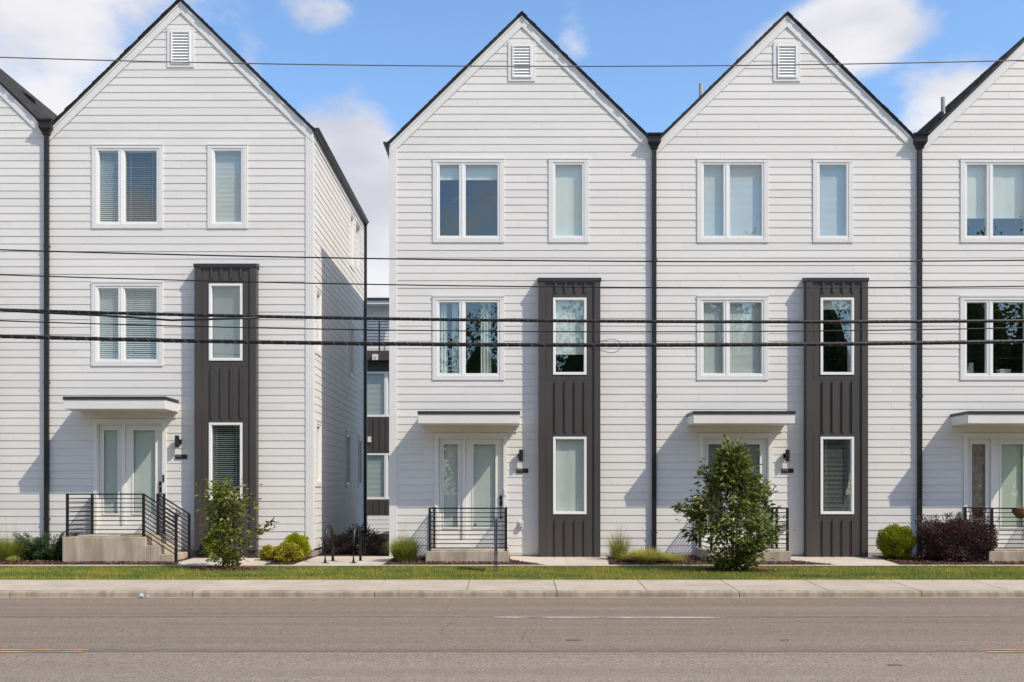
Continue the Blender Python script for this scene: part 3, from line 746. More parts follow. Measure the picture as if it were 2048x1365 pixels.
SPEC = {
    0: dict(floor=.78, sidebase=.42, top=('blind', 40, .047), single=('blind', 62, .03), mid=('blind', 40, .047), bay1=('roller', 1.0), bay2=('blind', 20, .047)),
    1: dict(floor=.78, sidebase=.42, top=[('blind', 42, .047), ('blind', 20, .047)], single=('blind', 64, .03), mid=[('blind', 44, .047), ('blind', 34, .047)], bay1=('roller', .99, 'shade2'), bay2=('blind', 12, .047), baylow=.40, slfrost='frost', bell=(1009.5, 985)),
    2: dict(floor=.467, top=('roller', .19), single=('roller', .995), mid=[('curtain', ((0, .42), (.62, 1.0))), ('curtain', ((.48, .78),))], bay1=('roller', .73), bay2=('roller', .995), sticker=True, bell=(1009.5, 985)),
    3: dict(floor=.467, top=('blind', 66, .027), single=('blind', 62, .027), mid=('blind', 66, .027), bay1=('roller', .12), bay2=('blind', 8, .030), frost='shade2', slfrost='shade2'),
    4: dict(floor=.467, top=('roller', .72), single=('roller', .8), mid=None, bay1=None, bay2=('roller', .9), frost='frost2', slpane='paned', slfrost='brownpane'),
}
HS = {}
LBL = {0: 'white gabled townhouse cut off by the left picture edge, only siding and roof slope showing',
       1: 'white gabled townhouse with the three-step stoop, its long side wall facing the gap',
       2: 'white gabled townhouse right of the gap with gutter on its free left eave',
       3: 'white gabled townhouse whose front door stands behind the tall leafy shrub',
       4: 'white gabled townhouse cut off by the right picture edge, purple bush before its door'}
for i, (c, dz, ol, orr, wdx) in {0: (-167, .329, False, False, 0), 1: (362, .329, False, True, 0), 2: (1043.5, 0, True, False, 0), 3: (1573.2, 0, False, False, -1.5), 4: (2101, 0, False, False, -3)}.items():
    HS[i] = townhouse(c, dz, LBL[i], SPEC[i], 11 + i * 17, ol, orr, wdx)
# ---- the long side wall of the second house
h1 = HS[1][0]; XW = PX(362) + 3.09
TS = lambda u, w_, z_: (XW + w_, u, z_)
class TS_(TB): pass
def SY(px): return DIST * (1026 - 627.5) / (1026 - px) - DIST
side_holes = [(SY(634.4) - .045, SY(641.4) + .045, 5.18, 6.60), (SY(634.5) - .045, SY(641.5) + .045, 2.0, 3.40), (5.40, 5.98, 5.2, 6.6), (5.40, 5.98, 8.40, 9.84), (6.60, 7.36, 8.72, 9.90), (4.74, 5.36, 2.0, 3.40), (7.02, 7.5, 2.0, 3.40)]
b = TB(TS); zr1 = RZ + .329; ev1 = zr1 - .12 - SL * 3.09
wall_cells(b, .0, DEPTH, -.1, ev1, -.14, -.004, side_holes); b.build('side_wall', 'wall', h1)
obs = [(q[0] - .05, q[1] + .05, q[2] - .05, q[3] + .05) for q in side_holes]
boards(h1, TS, lambda z_: (.03, DEPTH - .02), .42, ev1 + .04, PZ(289.1) + .329, obs, random.Random(5))
for i, q in enumerate(side_holes):
    if i == 4:
        p = TB(TS); p.box(q[0], q[1], -.13, -.125, q[2], q[3]); p.build('recess_panel', 'trim', h1); continue
    window(h1, TS, *q, casing=True, treat=[('blind', 30, .047), ('blind', 30, .047), ('blind', 45, .05), ('roller', .9), None, ('roller', .5), None][i], cw=.10, seed=40 + i)
p = TB(TS); p.box(-.0295, .13, .0005, .028, .39, zr1 - SL * 3.09 - .06); p.build('corner_board', 'trim', h1, bevel=.003)
p = TB(TS); p.box(DEPTH - .13, DEPTH + .01, .0005, .028, .39, ev1); p.build('corner_board', 'trim', h1)
p = TB(TS); p.box(.02, DEPTH, .0005, .032, ev1 - .20, ev1 + .06); p.build('frieze_board', 'trim', h1)
p = TB(TS); p.box(-.02, DEPTH, -.13, .012, -.05, .419); p.build('foundation', 'found', h1)
p = TB(TS); p.box(.0, DEPTH, .0125, .03, .40, .43); p.build('drip_edge', 'bronze', h1)
def gutter(house, xw, sgn, zt, y0, y1):
    prof = [(0, 0), (.125, .004), (.14, -.02), (.125, -.035), (.105, -.075), (.075, -.115), (0, -.118)]
    b = MB(); n = len(prof); vs = [(xw + sgn * a, y, zt + c) for y in (y0, y1) for a, c in prof]
    b.add(vs, [list(range(n)), list(range(2 * n - 1, n - 1, -1))] + [[i, (i + 1) % n, (i + 1) % n + n, i + n] for i in range(n)])
    return b.build('gutter', 'bronze', house)
gutter(h1, XW + .034, 1, zr1 - SL * 3.12 - .02, -.03, DEPTH + .02)
X2 = PX(1043.5) - 3.09; h2 = HS[2][0]
gutter(h2, X2 - .034, -1, RZ - SL * 3.12 - .02, -.03, DEPTH)
b = MB(); b.box(XW + .03, XW + .11, DEPTH - .10, DEPTH - .0, .25, ev1 - .05); b.build('downspout', 'black', h1)
# ---- downspouts with conductor heads on the party lines
def downspout(house, x, dz, zlow):
    zt = PZ(275) + dz + .03
    b = MB(); pr = [(.19, -.235, zt), (.185, -.23, zt - .03), (.145, -.185, zt - .075), (.145, -.18, zt - .19), (.13, -.17, zt - .21), (.085, -.13, zt - .29), (.085, -.125, zt - .325), (.06, -.10, zt - .335)]
    b.sqstack(pr[::-1], x, -.024); hd = b.build('conductor_head', 'black', house)
    b = MB(); b.box(x - .052, x + .052, -.105, -.028, zlow, zt - .33); b.build('downspout', 'black', house, bevel=.006)
    for q in (.8, 4.0, 7.2):
        b = MB(); b.box(x - .07, x + .07, -.109, -.022, q + dz, q + dz + .03); b.build('downspout_strap', 'bronze', house)
    b = MB(); b.box(x - .062, x + .062, -.022, -.0225 - .001, .3, .31)
downspout(HS[1][0], PX(96), .329, .35); downspout(HS[2][0], PX(1307.5), 0, .22); downspout(HS[4][0], PX(1837), 0, .22)
# roof vents
b = MB(); 
def on_roof(k, X, lift=0):
    h, T, ux, uz = HS[k]; return (RZ if k > 1 else RZ + .329) - SL * abs(X - h.location.x) + lift
xv = PX(57, 2.8)
b.add([(xv - .13, 2.68, on_roof(0, xv - .13)), (xv + .13, 2.68, on_roof(0, xv + .13)), (xv + .13, 2.92, on_roof(0, xv + .13)), (xv - .13, 2.92, on_roof(0, xv - .13)),
       (xv - .05, 2.69, on_roof(0, xv - .05) + .05), (xv + .12, 2.69, on_roof(0, xv + .12) + .11), (xv + .12, 2.91, on_roof(0, xv + .12) + .11), (xv - .05, 2.91, on_roof(0, xv - .05) + .05)],
      [(3, 2, 1, 0), (4, 5, 6, 7), (0, 1, 5, 4), (1, 2, 6, 5), (2, 3, 7, 6), (3, 0, 4, 7)]); b.build('roof_vent', mat('matt_black', (.01, .01, .01), .95, .1, 5, spec=.1), HS[0][0])
for k, px, Yv, ztop in ((3, 1402, 1.4, PZ(168, 1.4)), (4, 1886, 1.2, PZ(195, 1.2))):
    X = PX(px, Yv); b = MB(); z0 = on_roof(k, X); b.lathe([(.05, z0 - .08), (.05, ztop)], X, Yv, 12); b.build('vent_pipe', 'greyb', HS[k][0], smooth=False)
    b = MB(); b.lathe([(.11, z0 - .09), (.06, z0 + .06)], X, Yv, 12); b.build('pipe_flashing', 'bronze', HS[k][0])

# ------------------------------------------------------------------ porches, railings, lamps
RAILS = 10
def porch(k, steps):
    h, T, ux, uz = HS[k]; cx = h.location.x; zf = SPEC[k]['floor']
    x0, x1 = cx - 2.14, cx - .30; yf = -1.46; yb = -.04
    names = {0: 'concrete stoop of the house at the left picture edge', 1: 'stained concrete stoop with three steps descending to the right', 2: 'low concrete stoop just right of the fountain grass', 3: 'low concrete stoop half hidden behind the tall leafy shrub', 4: 'low concrete stoop to the right of the purple bush'}
    st = thing('stoop', (cx - 1.2, -.7, .1), names[k], 'stoop', 'entrance stoops')
    b = MB(); b.box(x0, x1, yf, yb, .0, zf); b.build('landing', 'stoop', st, bevel=.012)
    gz = .2
    tread = .31
    if steps:
        n = steps; rise = (zf - gz) / (n)
        for i in range(1, n):
            b = MB(); b.box(x1 + (i - 1) * tread + .002, x1 + i * tread, yf + .01, -.50, .0, zf - i * rise); b.build('step', 'stoop', st, bevel=.012)
    labels = {0: 'black bar railing of the house at the left picture edge', 1: 'black bar railing sloping down beside the three-step stoop', 2: 'black bar railing on the low stoop behind the edge-on yard sign', 3: 'black bar railing behind the tall leafy shrub', 4: 'black bar railing carrying two coir planters'}
    r = thing('railing', (cx - 1.2, -.7, zf), labels[k], 'railing', 'black porch railings')
    xl, xr = cx - 2.05, cx - .365; yF = -1.40; yB = -.09; yM = -.50; H = .955; pt = .050
    def post(x, y, z0, z1):
        b = MB(); b.box(x - pt / 2, x + pt / 2, y - pt / 2, y + pt / 2, z0, z1); b.build('post', 'black', r)
        b = MB(); b.box(x - .045, x + .045, y - .045, y + .045, z0, z0 + .01); b.build('base_plate', 'black', r)
    def rails(a, b_):
        for i in range(RAILS):
            t = H - .012 - i * (H - .075) / (RAILS - 1); q = MB()
            q.bar((a[0], a[1], a[2] + t), (b_[0], b_[1], b_[2] + t), .030 if i == 0 else .020); q.build('rail', 'black', r)
    post(xl, yF, zf, zf + H); post(xl, yB, zf, zf + H); post(xr, yF, zf, zf + H); post(xr, yM, zf, zf + H); post(xr, yB, zf, zf + H)
    rails((xl, yF, zf), (xr, yF, zf)); rails((xl, yF, zf), (xl, yB, zf)); rails((xr, yM, zf), (xr, yB, zf))
    if steps > 1:
        run = tread * (steps - 1) + .10; drop = (zf - gz); xe = xr + run
        for y in (yF, yM):
            rails((xr, y, zf), (xe, y, zf - drop + .12)); post(xe, y, gz, zf - drop + .12 + H)
    return st, r
for k, s_ in ((0, 3), (1, 3), (2, 0), (3, 0), (4, 0)): porch(k, s_)
def lamp(k, ppx, side):
    h, T, ux, uz = HS[k]; lx = ux(ppx) + h.location.x; z0, z1 = uz(924), uz(900)
    nm = {0: 'the house at the left picture edge', 1: 'the three-step stoop', 2: 'the low stoop behind the edge-on yard sign', 3: 'the door behind the tall leafy shrub', 4: 'the house at the right picture edge'}[k]
    t = thing('wall_lamp', (lx, -.02, z0), 'black cylinder wall lamp beside ' + nm, 'lamp', 'cylinder wall lamps')
    b = MB(); b.lathe([(.046, z0), (.05, z0 + .006), (.05, z1 - .006), (.046, z1)], lx, -.125, 20); b.build('lamp_body', 'black', t)
    b = MB(); b.lathe([(.036, z0 - .003), (.036, z0 + .002)], lx, -.125, 16); b.build('lens', 'lamp', t)
    b = MB(); zc = (z0 + z1) / 2; b.box(lx + side * .025 - .05, lx + side * .025 + .05, -.045, -.02, zc - .055, zc + .055); b.box(lx - .02, lx + .02, -.08, -.045, zc - .03, zc + .03); b.build('bracket', 'black', t)
    s0, s1 = ux(1033) + h.location.x, ux(1056.4) + h.location.x
    t = thing('house_number_plate', ((s0 + s1) / 2, -.02, uz(946)), 'small black number plate on the siding beside ' + nm, 'sign', 'house number plates')
    b = MB(); b.box(s0, s1, -.038, -.0215, uz(946.2), uz(937.6)); b.build('plate', 'black', t)
    for i in range(3):
        b = MB(); xx = s0 + .028 + i * .042; b.box(xx, xx + .022, -.0395, -.0381, uz(940.6), uz(939.4)); b.box(xx + .016, xx + .022, -.0395, -.0381, uz(943.4), uz(940.6)); b.build('numeral', 'plateink', t)
lamp(0, 1042, 1); lamp(1, 1039, 1); lamp(2, 1042, -1); lamp(3, 1042.5, -1); lamp(4, 1042.5, -1)
# doormat, planters, small things
t = thing('doormat', (PX(272, -.8), -.6, .78), 'straw coloured doormat on the three-step stoop', 'mat')
b = MB(); cx1 = HS[1][0].location.x; b.box(cx1 - 1.05, cx1 - .40, -.95, -.42, .781, .798); b.build('mat_pad', 'matfib', t, bevel=.004)
for i in range(9):
    b = MB(); xx = cx1 - 1.04 + i * .075; b.box(xx, xx + .03, -.94, -.43, .7985, .803); b.build('mat_rib', 'straw', t)

# ------------------------------------------------------------------ foliage helpers
def rot_frames(n, up_bias=0.0):
    d = np.random.normal(size=(n, 3)); d[:, 2] += up_bias; d /= np.linalg.norm(d, axis=1)[:, None]
    q = np.random.normal(size=(n, 3)); s_ = np.cross(d, q); s_ /= np.linalg.norm(s_, axis=1)[:, None]
    return d, s_
def leaves(name, P, D, Wd, size, m, parent, ratio=.45, fold=.18, droop=.0):
    """pointed leaves, four vertices each with a fold: P base points, D directions, Wd side vectors"""
    n = len(P); sz = size * np.random.uniform(.65, 1.25, n)[:, None]
    Nn = np.cross(D, Wd)
    tip = P + D * sz; tip[:, 2] -= droop * sz[:, 0]
    mid = P + D * sz * .45
    l = mid + Wd * sz * ratio * .5 + Nn * sz * fold; r = mid - Wd * sz * ratio * .5 + Nn * sz * fold
    V = np.stack([P, l, tip, r], 1).reshape(-1, 3)
    i = np.arange(n) * 4
    Fc = np.concatenate([np.stack([i, i + 2, i + 1], 1), np.stack([i, i + 3, i + 2], 1)])
    return np_mesh(name, V, Fc, m, parent)
def blades(name, cx, cy, z0, n, height, spread, m, parent, wid=.006, segs=4, base=.08, lean=1.0, droop=.5):
    a = np.random.uniform(0, 2 * np.pi, n); rb = base * np.sqrt(np.random.uniform(0, 1, n))
    h = height * np.random.uniform(.55, 1.05, n); sp = spread * np.random.uniform(.15, 1, n) * lean
    bx = cx + np.cos(a) * rb; by = cy + np.sin(a) * rb; a2 = a + np.random.normal(0, .5, n)
    V = np.empty((n, (segs + 1) * 2, 3)); px_, py_ = -np.sin(a2), np.cos(a2)
    for k in range(segs + 1):
        t = k / segs; xx = bx + np.cos(a2) * sp * t ** 1.7; yy = by + np.sin(a2) * sp * t ** 1.7; zz = z0 + h * (t - droop * .6 * t ** 3 * sp / max(spread, .01)); ww = wid * (1 - t * .85)
        V[:, 2 * k] = np.stack([xx - px_ * ww, yy - py_ * ww, zz], 1); V[:, 2 * k + 1] = np.stack([xx + px_ * ww, yy + py_ * ww, zz], 1)
    base_i = (np.arange(n) * (segs + 1) * 2)[:, None]
    Fc = np.concatenate([base_i + np.array([2 * k, 2 * k + 1, 2 * k + 3, 2 * k + 2])[None] for k in range(segs)])
    return np_mesh(name, V.reshape(-1, 3), Fc, m, parent)
def globe(name, X, Y, z0, rx, hgt, n, m, label, cat='shrub', size=.05, group=None, lump=.10, ry=None, bias=.3, ratio=.45, box=1.0):
    t = thing(name, (X, Y, z0), label, cat, group); ry = ry or rx
    d = np.random.normal(size=(n, 3)); d /= np.linalg.norm(d, axis=1)[:, None]
    ph = np.random.uniform(0, 6.28, (6, 3)); fq = np.random.uniform(2.5, 7, (6, 3))
    bump = sum(np.sin(d[:, 0] * fq[i, 0] + ph[i, 0]) * np.sin(d[:, 1] * fq[i, 1] + ph[i, 1]) * np.sin(d[:, 2] * fq[i, 2] + ph[i, 2]) for i in range(6))
    rad = (1 - np.abs(np.random.normal(0, .24, n)).clip(0, .85)) * (1 + lump * bump)
    hz = hgt / 2
    if box != 1.0: d = d / (np.abs(d) ** box).sum(1)[:, None] ** (1 / box)
    P = np.stack([X + d[:, 0] * rx * rad, Y + d[:, 1] * ry * rad, z0 + hz + d[:, 2] * hz * rad], 1)
    P[:, 2] = np.maximum(P[:, 2], z0 + .03)
    D = d * .9 + np.random.normal(0, .55, (n, 3)); D[:, 2] += bias; D /= np.linalg.norm(D, axis=1)[:, None]
    q = np.random.normal(size=(n, 3)); Wd = np.cross(D, q); Wd /= np.linalg.norm(Wd, axis=1)[:, None]
    leaves('foliage', P - D * size * .5, D, Wd, size, m, t, ratio)
    b = MB()
    for i in range(5):
        a = i * 1.257; b.tube([(X + .02 * math.cos(a), Y + .02 * math.sin(a), z0 - .03), (X + rx * .3 * math.cos(a), Y + ry * .3 * math.sin(a), z0 + hgt * .35), (X + rx * .6 * math.cos(a), Y + ry * .6 * math.sin(a), z0 + hgt * .7)], [.012, .008, .004], 5)
    b.build('stems', 'bark', t)
    return t
def small_tree(name, X, Y, z0, hgt, profile, nb, label, m, lsize, per, seed, ry=.8, extra=()):
    """multi-stemmed: profile(t) = (left reach, right reach) of the crown at height fraction t"""
    rr = random.Random(seed); t = thing(name, (X, Y, z0), label, 'tree'); b = MB(); tw = []
    stems = []
    for i in range(5):
        a = rr.uniform(0, 6.28); r0 = rr.uniform(.02, .06); top = rr.uniform(.75, .97) if i else .99
        pts = []; rs = []
        for k in range(7):
            f = k / 6; L_, R_ = profile(f * top)
            off = rr.uniform(-.03, .03)
            mid_ = (R_ - L_) / 2 * f
            pts.append(Vector((X + math.cos(a) * (r0 + .16 * f * (1 if i else .3)) + mid_ * .7 + off, Y + math.sin(a) * (r0 + .14 * f) + off, z0 + hgt * f * top))); rs.append(.021 * (1 - .8 * f))
        b.tube([tuple(p) for p in pts], rs, 6); stems.append(pts)
    P = []; D = []
    for j in range(nb):
        zf = ((j + rr.random()) / nb) ** .95 * .96 + .02; L_, R_ = profile(zf); a = rr.uniform(0, 6.28); q_ = math.sqrt(rr.uniform(.12, 1.0)) * (1.0 if rr.random() < .8 else 1.14)
        reach = (R_ if math.cos(a) > 0 else L_) * q_
        end = Vector((X + math.cos(a) * reach, Y + math.sin(a) * reach * ry, z0 + hgt * zf))
        st = stems[rr.randrange(5)]; f = max(.02, min(.97, zf - rr.uniform(.08, .22))); k = min(int(f * 6), 5); base = st[k].lerp(st[k + 1], f * 6 - k)
        mid_ = base.lerp(end, .55) + Vector((0, 0, -.03))
        b.tube([tuple(base), tuple(mid_), tuple(end)], [.008, .005, .002], 4, False)
        sg = lsize * rr.uniform(.6, 1.15); outw = (end - Vector((X, Y, end.z - .15))).normalized()
        for q in range(int(per * rr.uniform(.6, 1.3))):
            o_ = Vector((rr.gauss(0, sg), rr.gauss(0, sg), rr.gauss(0, sg * .8)))
            P.append(end + o_ - outw * abs(rr.gauss(0, sg * .8))); D.append((outw * .8 + o_.normalized() * .7 + Vector((rr.gauss(0, .4), rr.gauss(0, .4), rr.gauss(-.05, .4)))).normalized())
    for (ex, ez, sx, sz, n_) in extra:      # a stray branch
        base = Vector((X + sx, Y, z0 + sz)); end = Vector((X + ex, Y + rr.uniform(-.1, .1), z0 + ez)); b.tube([tuple(base), tuple(base.lerp(end, .5) + Vector((0, 0, .04))), tuple(end)], [.009, .006, .002], 5)
        for q in range(n_):
            s_ = rr.uniform(.35, 1.05); P.append(base.lerp(end, s_) + Vector((rr.gauss(0, .05), rr.gauss(0, .05), rr.gauss(0, .06)))); D.append(((end - base).normalized() + Vector((rr.gauss(0, .7), rr.gauss(0, .7), rr.gauss(.2, .5)))).normalized())
    b.build('trunk', 'bark', t)
    P = np.array([tuple(p) for p in P]); D = np.array([tuple(p) for p in D]); q = np.random.normal(size=P.shape) * .6; q[:, 2] += .9
    Wd = np.cross(D, q); Wd /= np.linalg.norm(Wd, axis=1)[:, None]
    leaves('crown', P, D, Wd, lsize, m, t, .48, .10, .25)
    return t
# ------------------------------------------------------------------ concrete walks and bike pad
def wz(x, y): return bedz(x, y) + .014
def walk(name, polys):
    o = None
    for i, pl in enumerate(polys):
        b = MB(); b.slab(pl, wz, .12)
        if o is None: o = tag(b.build(name, 'walk'), kind='structure')
        else: b.build('paving_slab', 'walk', o)
Y0 = LB + .176
for k in (2, 3, 4):
    cx = HS[k][0].location.x
    walk('front_walk', [[(cx - .28, -.9), (cx + .50, Y0), (cx + .98, Y0), (cx + .98, .02), (cx - .28, .02)], [(cx + .986, Y0), (cx + 1.84, Y0), (cx + 1.98, -.55), (cx + 1.98, .02), (cx + .986, .02)]])
for k in (0, 1):
    cx = HS[k][0].location.x
    walk('front_walk', [[(cx + .45, -1.50), (cx + .62, Y0), (cx + 1.5, Y0), (cx + 1.5, -.52), (cx + .45, -.52)], [(cx + 1.506, Y0), (cx + 2.42, Y0), (cx + 2.55, -.9), (cx + 2.45, -.52), (cx + 1.506, -.52)]])
walk('bicycle_pad', [[(-4.72, Y0), (-3.72, Y0), (-3.72, -.05), (-4.60, -.05)], [(-3.714, Y0), (-2.85, Y0), (-2.70, -.95), (-2.70, -.05), (-3.714, -.05)]])
# bark chips over the beds
WALKS = []
nchip = 30000
x = np.random.uniform(-14.5, 14.5, nchip); y = np.random.uniform(LB + .18, -.05, nchip)
ring_n = 5200
rx_ = []; ry_ = []
for (cx, cy, a, c) in RINGS:
    th = np.random.uniform(0, 2 * np.pi, ring_n); rr_ = np.sqrt(np.random.uniform(0, 1, ring_n)); rx_.append(cx + np.cos(th) * rr_ * a * 1.02); ry_.append(cy + np.sin(th) * rr_ * c * 1.02)
zb = .196 + np.maximum(0, y - LB) / 2.30 * .054 + .012
X_ = np.concatenate([x] + rx_); Y_ = np.concatenate([y] + ry_)
Z_ = np.concatenate([zb] + [.160 + (q - SB) / (LB - SB) * .022 + .055 * np.clip(1 - ((p - c[0]) / c[2]) ** 2 - ((q - c[1]) / c[3]) ** 2, 0, 1) - .01 for p, q, c in zip(rx_, ry_, RINGS)])
def in_walk(X, Y):
    m = np.zeros(len(X), bool)
    for k in (2, 3, 4):
        cx = HS[k][0].location.x; m |= (X > cx - .28) & (X < cx + 1.96) & (Y > -.9) ; m |= (X > cx - .30 + (-.9 - Y) * .6403) & (X < cx + 1.90) & (Y <= -.9)
    for k in (0, 1):
        cx = HS[k][0].location.x; m |= (X > cx + .45) & (X < cx + 2.5) & (Y < -.50)
    m |= (X > -4.68) & (X < -2.76)
    return m & (Y > LB)
kp = ~in_walk(X_, Y_); X_, Y_, Z_ = X_[kp], Y_[kp], Z_[kp]; n = len(X_)
D, Wd = rot_frames(n); D[:, 2] *= .35; D /= np.linalg.norm(D, axis=1)[:, None]; Wd[:, 2] *= .4
P = np.stack([X_, Y_, Z_ + np.random.uniform(.0, .022, n)], 1); ln = np.random.uniform(.02, .055, n)[:, None]; wdh = np.random.uniform(.007, .016, n)[:, None]
Nn = np.cross(D, Wd); Nn /= np.linalg.norm(Nn, axis=1)[:, None]
V = np.stack([P - D * ln / 2 - Wd * wdh, P + D * ln / 2 - Wd * wdh * .6, P + D * ln / 2 + Wd * wdh, P - D * ln / 2 + Wd * wdh * .7, P + Nn * .012], 1).reshape(-1, 3)
i5 = np.arange(n) * 5
Fc = np.concatenate([np.stack([i5, i5 + 1, i5 + 4], 1), np.stack([i5 + 1, i5 + 2, i5 + 4], 1), np.stack([i5 + 2, i5 + 3, i5 + 4], 1), np.stack([i5 + 3, i5, i5 + 4], 1)])
tag(np_mesh('bark_mulch', V, Fc, 'chips'), 'dark red-brown bark chips in the planting beds', 'mulch', kind='stuff')
for (cx, cy, a, c) in RINGS:
    b = MB(); vs = [(cx, cy, lawnz(cx, cy) + .045)]; fs = []
    for r_, zz in ((.5, .034), (.85, .012), (1.03, -.02)):
        for k in range(28): th = k * 2 * math.pi / 28; f = r_ * (1 + .06 * math.sin(k * 2.3)); vs.append((cx + math.cos(th) * a * f, cy + math.sin(th) * c * f, lawnz(cx, cy + math.sin(th) * c * f) + zz))
    for k in range(28):
        k2 = (k + 1) % 28; fs.append((0, 1 + k, 1 + k2))
        for q in (0, 28): fs.append((1 + q + k, 29 + q + k, 29 + q + k2, 1 + q + k2))
    b.add(vs, fs); tag(b.build('mulch_ring', 'mulch'), kind='structure')

# ------------------------------------------------------------------ plants
def interp(tab):
    def f(t):
        t = max(0, min(1, t))
        for i in range(len(tab) - 1):
            if t <= tab[i + 1][0]:
                a, b = tab[i], tab[i + 1]; s_ = (t - a[0]) / (b[0] - a[0]); return (a[1] + (b[1] - a[1]) * s_, a[2] + (b[2] - a[2]) * s_)
        return tab[-1][1:]
    return f
small_tree('shrub_tree', 4.42, -3.4, .2, 2.52, interp([(0, .18, .18), (.10, .46, .44), (.22, .70, .68), (.36, .84, .80), (.48, .90, .78), (.56, .66, .66), (.68, .52, .54), (.80, .37, .38), (.90, .20, .21), (1, .06, .08)]), 105,
           'tall leafy green shrub tree with pointed top before the house left of the round shrub', 'leafg', .125, 58, 3, extra=((-1.08, 1.24, -.25, .85, 150), (.80, 1.55, .15, 1.0, 90), (-.62, 1.95, -.1, 1.3, 70), (.86, .75, .2, .45, 110)))
small_tree('sapling', -5.89, -2.95, .2, 1.80, interp([(0, .10, .10), (.12, .26, .20), (.3, .36, .24), (.5, .38, .28), (.68, .37, .40), (.8, .34, .34), (.92, .26, .26), (1, .10, .12)]), 44,
           'slim young leafy tree before the dark stair bay with one stray low branch', 'leafy', .135, 38, 9, extra=((.92, .92, .05, .30, 70), (.60, 1.40, .1, .9, 30)))
globe('round_shrub', -4.93, -.75, .22, .315, .60, 9000, 'globe', 'tallest of the three golden shrubs clipped round by the house corner', group='clipped globe shrubs', size=.045)
globe('round_shrub', -4.98, -1.42, .20, .32, .44, 7500, 'globe2', 'wide golden shrub in front at the house corner', size=.05)
globe('round_shrub', -5.50, -1.05, .20, .20, .36, 4200, 'globe2', 'smallest golden shrub, leftmost of the three at the house corner', size=.05)
globe('round_shrub', -7.02, -.27, .22, .17, .62, 3000, 'globe', 'yellow shrub seen through the sloping stair railing', size=.045)
globe('round_shrub', 8.72, -.75, .22, .395, .80, 15000, 'globe3', 'bright green ball-shaped shrub left of the purple bush', size=.045)
globe('purple_bush', 9.96, -1.12, .18, .76, .92, 26000, 'purple', 'broad dark purple bush before the right-hand stoop', 'bush', size=.05, lump=.10, ry=.52, ratio=.5, box=4.0)
o = bpy.data.objects['purple_bush']; n = 1500
a = np.random.uniform(0, 6.28, n); rad = np.random.uniform(.2, .95, n); ib = np.random.randint(0, 60, n); ang = np.random.uniform(-.6, .6, 60); bx_ = np.random.uniform(-.75, .85, 60)
tt = np.random.uniform(0, 1, n); P = np.stack([9.96 + bx_[ib] + np.sin(ang[ib]) * .30 * tt + (np.sign(bx_[ib]) * .10 * tt), -1.12 + np.random.normal(0, .16, 60)[ib], .18 + .78 + .34 * tt * np.cos(ang[ib]) - .20 * np.abs(bx_[ib]) ** 2], 1) + np.random.normal(0, .012, (n, 3))
D, Wd = rot_frames(n, .5); leaves('young_shoots', P, D, Wd, .045, 'purple', o, .5)
for (X, Y, rx, hh, n, lb) in ((-4.15, .75, .42, .50, 2600, 'dark purple shrub in the gap right behind the left bicycle hoop'), (-3.40, .55, .38, .58, 1700, 'airy dark purple shrub in the gap beside the fountain grass'), (-3.95, 2.2, .40, .7, 2200, 'dark shrub deepest in the gap along the side wall')):
    globe('dark_shrub', X, Y, .22, rx, hh, n, 'darkp', lb, size=.055, lump=.22, ratio=.45)
def grass_clump(name, X, Y, z0, parts, label, cat='ornamental grass'):
    t = thing(name, (X, Y, z0), label, cat)
    for (nm, n, hgt, sp, m, wid, base, droop) in parts: blades(nm, X, Y, z0 - .02, n, hgt, sp, m, t, wid, base=base, droop=droop)
    return t
grass_clump('fountain_grass', -2.42, -1.25, .2, [('blades', 1700, .72, .50, 'tuft', .006, .20, .75), ('plumes', 30, 1.10, .22, 'straw', .003, .10, .1)], 'green fountain grass clump with dry plumes left of the low stoop')
grass_clump('wispy_grass', 2.40, -.85, .21, [('blades', 420, .72, .34, 'tuft', .005, .18, .4), ('dry_stems', 110, .95, .34, 'straw', .003, .12, .1)], 'thin upright straw-tinged grass left of the yellow sedge')
grass_clump('yellow_sedge', 2.92, -1.50, .19, [('blades', 1900, .46, .55, 'sedge', .007, .26, .95)], 'wide drooping yellow-green sedge clump beside the downspout')
grass_clump('yellow_sedge', 3.52, -1.45, .19, [('blades', 800, .32, .36, 'sedge', .007, .16, .95)], 'small drooping yellow-green sedge clump nearer the tall shrub')
grass_clump('green_grass', -11.25, -1.0, .2, [('blades', 1800, .66, .50, 'tuft', .006, .36, .6), ('dry_stems', 60, 1.05, .35, 'straw', .003, .2, .1)], 'loose green grass clump next to the dark juniper')
grass_clump('green_grass', -11.95, -1.0, .2, [('blades', 1800, .68, .50, 'tuft', .006, .36, .6), ('dry_stems', 50, 1.1, .35, 'straw', .003, .2, .1)], 'loose green grass clump cut by the left picture edge')
grass_clump('yellow_tuft', -10.98, -1.55, .19, [('blades', 420, .24, .19, 'sedge', .006, .07, .7)], 'tiny yellow grass tuft in front of the juniper')
grass_clump('brown_tuft', -10.42, -1.55, .19, [('blades', 160, .14, .17, 'straw', .004, .07, .7)], 'tiny dried brown tuft close to the stoop')
t = thing('juniper', (-10.45, -.98, .2), 'low spreading blue-green juniper left of the three-step stoop', 'shrub'); n = 15000; nbz = 90
ba = np.random.uniform(0, 6.28, nbz); br = np.random.uniform(.30, .78, nbz); bh = np.random.uniform(.15, .66, nbz); ib = np.random.randint(0, nbz, n); s_ = np.random.uniform(.1, 1, n) ** .7
P = np.stack([-10.45 + np.cos(ba[ib]) * br[ib] * s_ * .95, -.98 + np.sin(ba[ib]) * br[ib] * s_ * .8, .18 + bh[ib] * s_ ** .8], 1) + np.random.normal(0, .028, (n, 3))
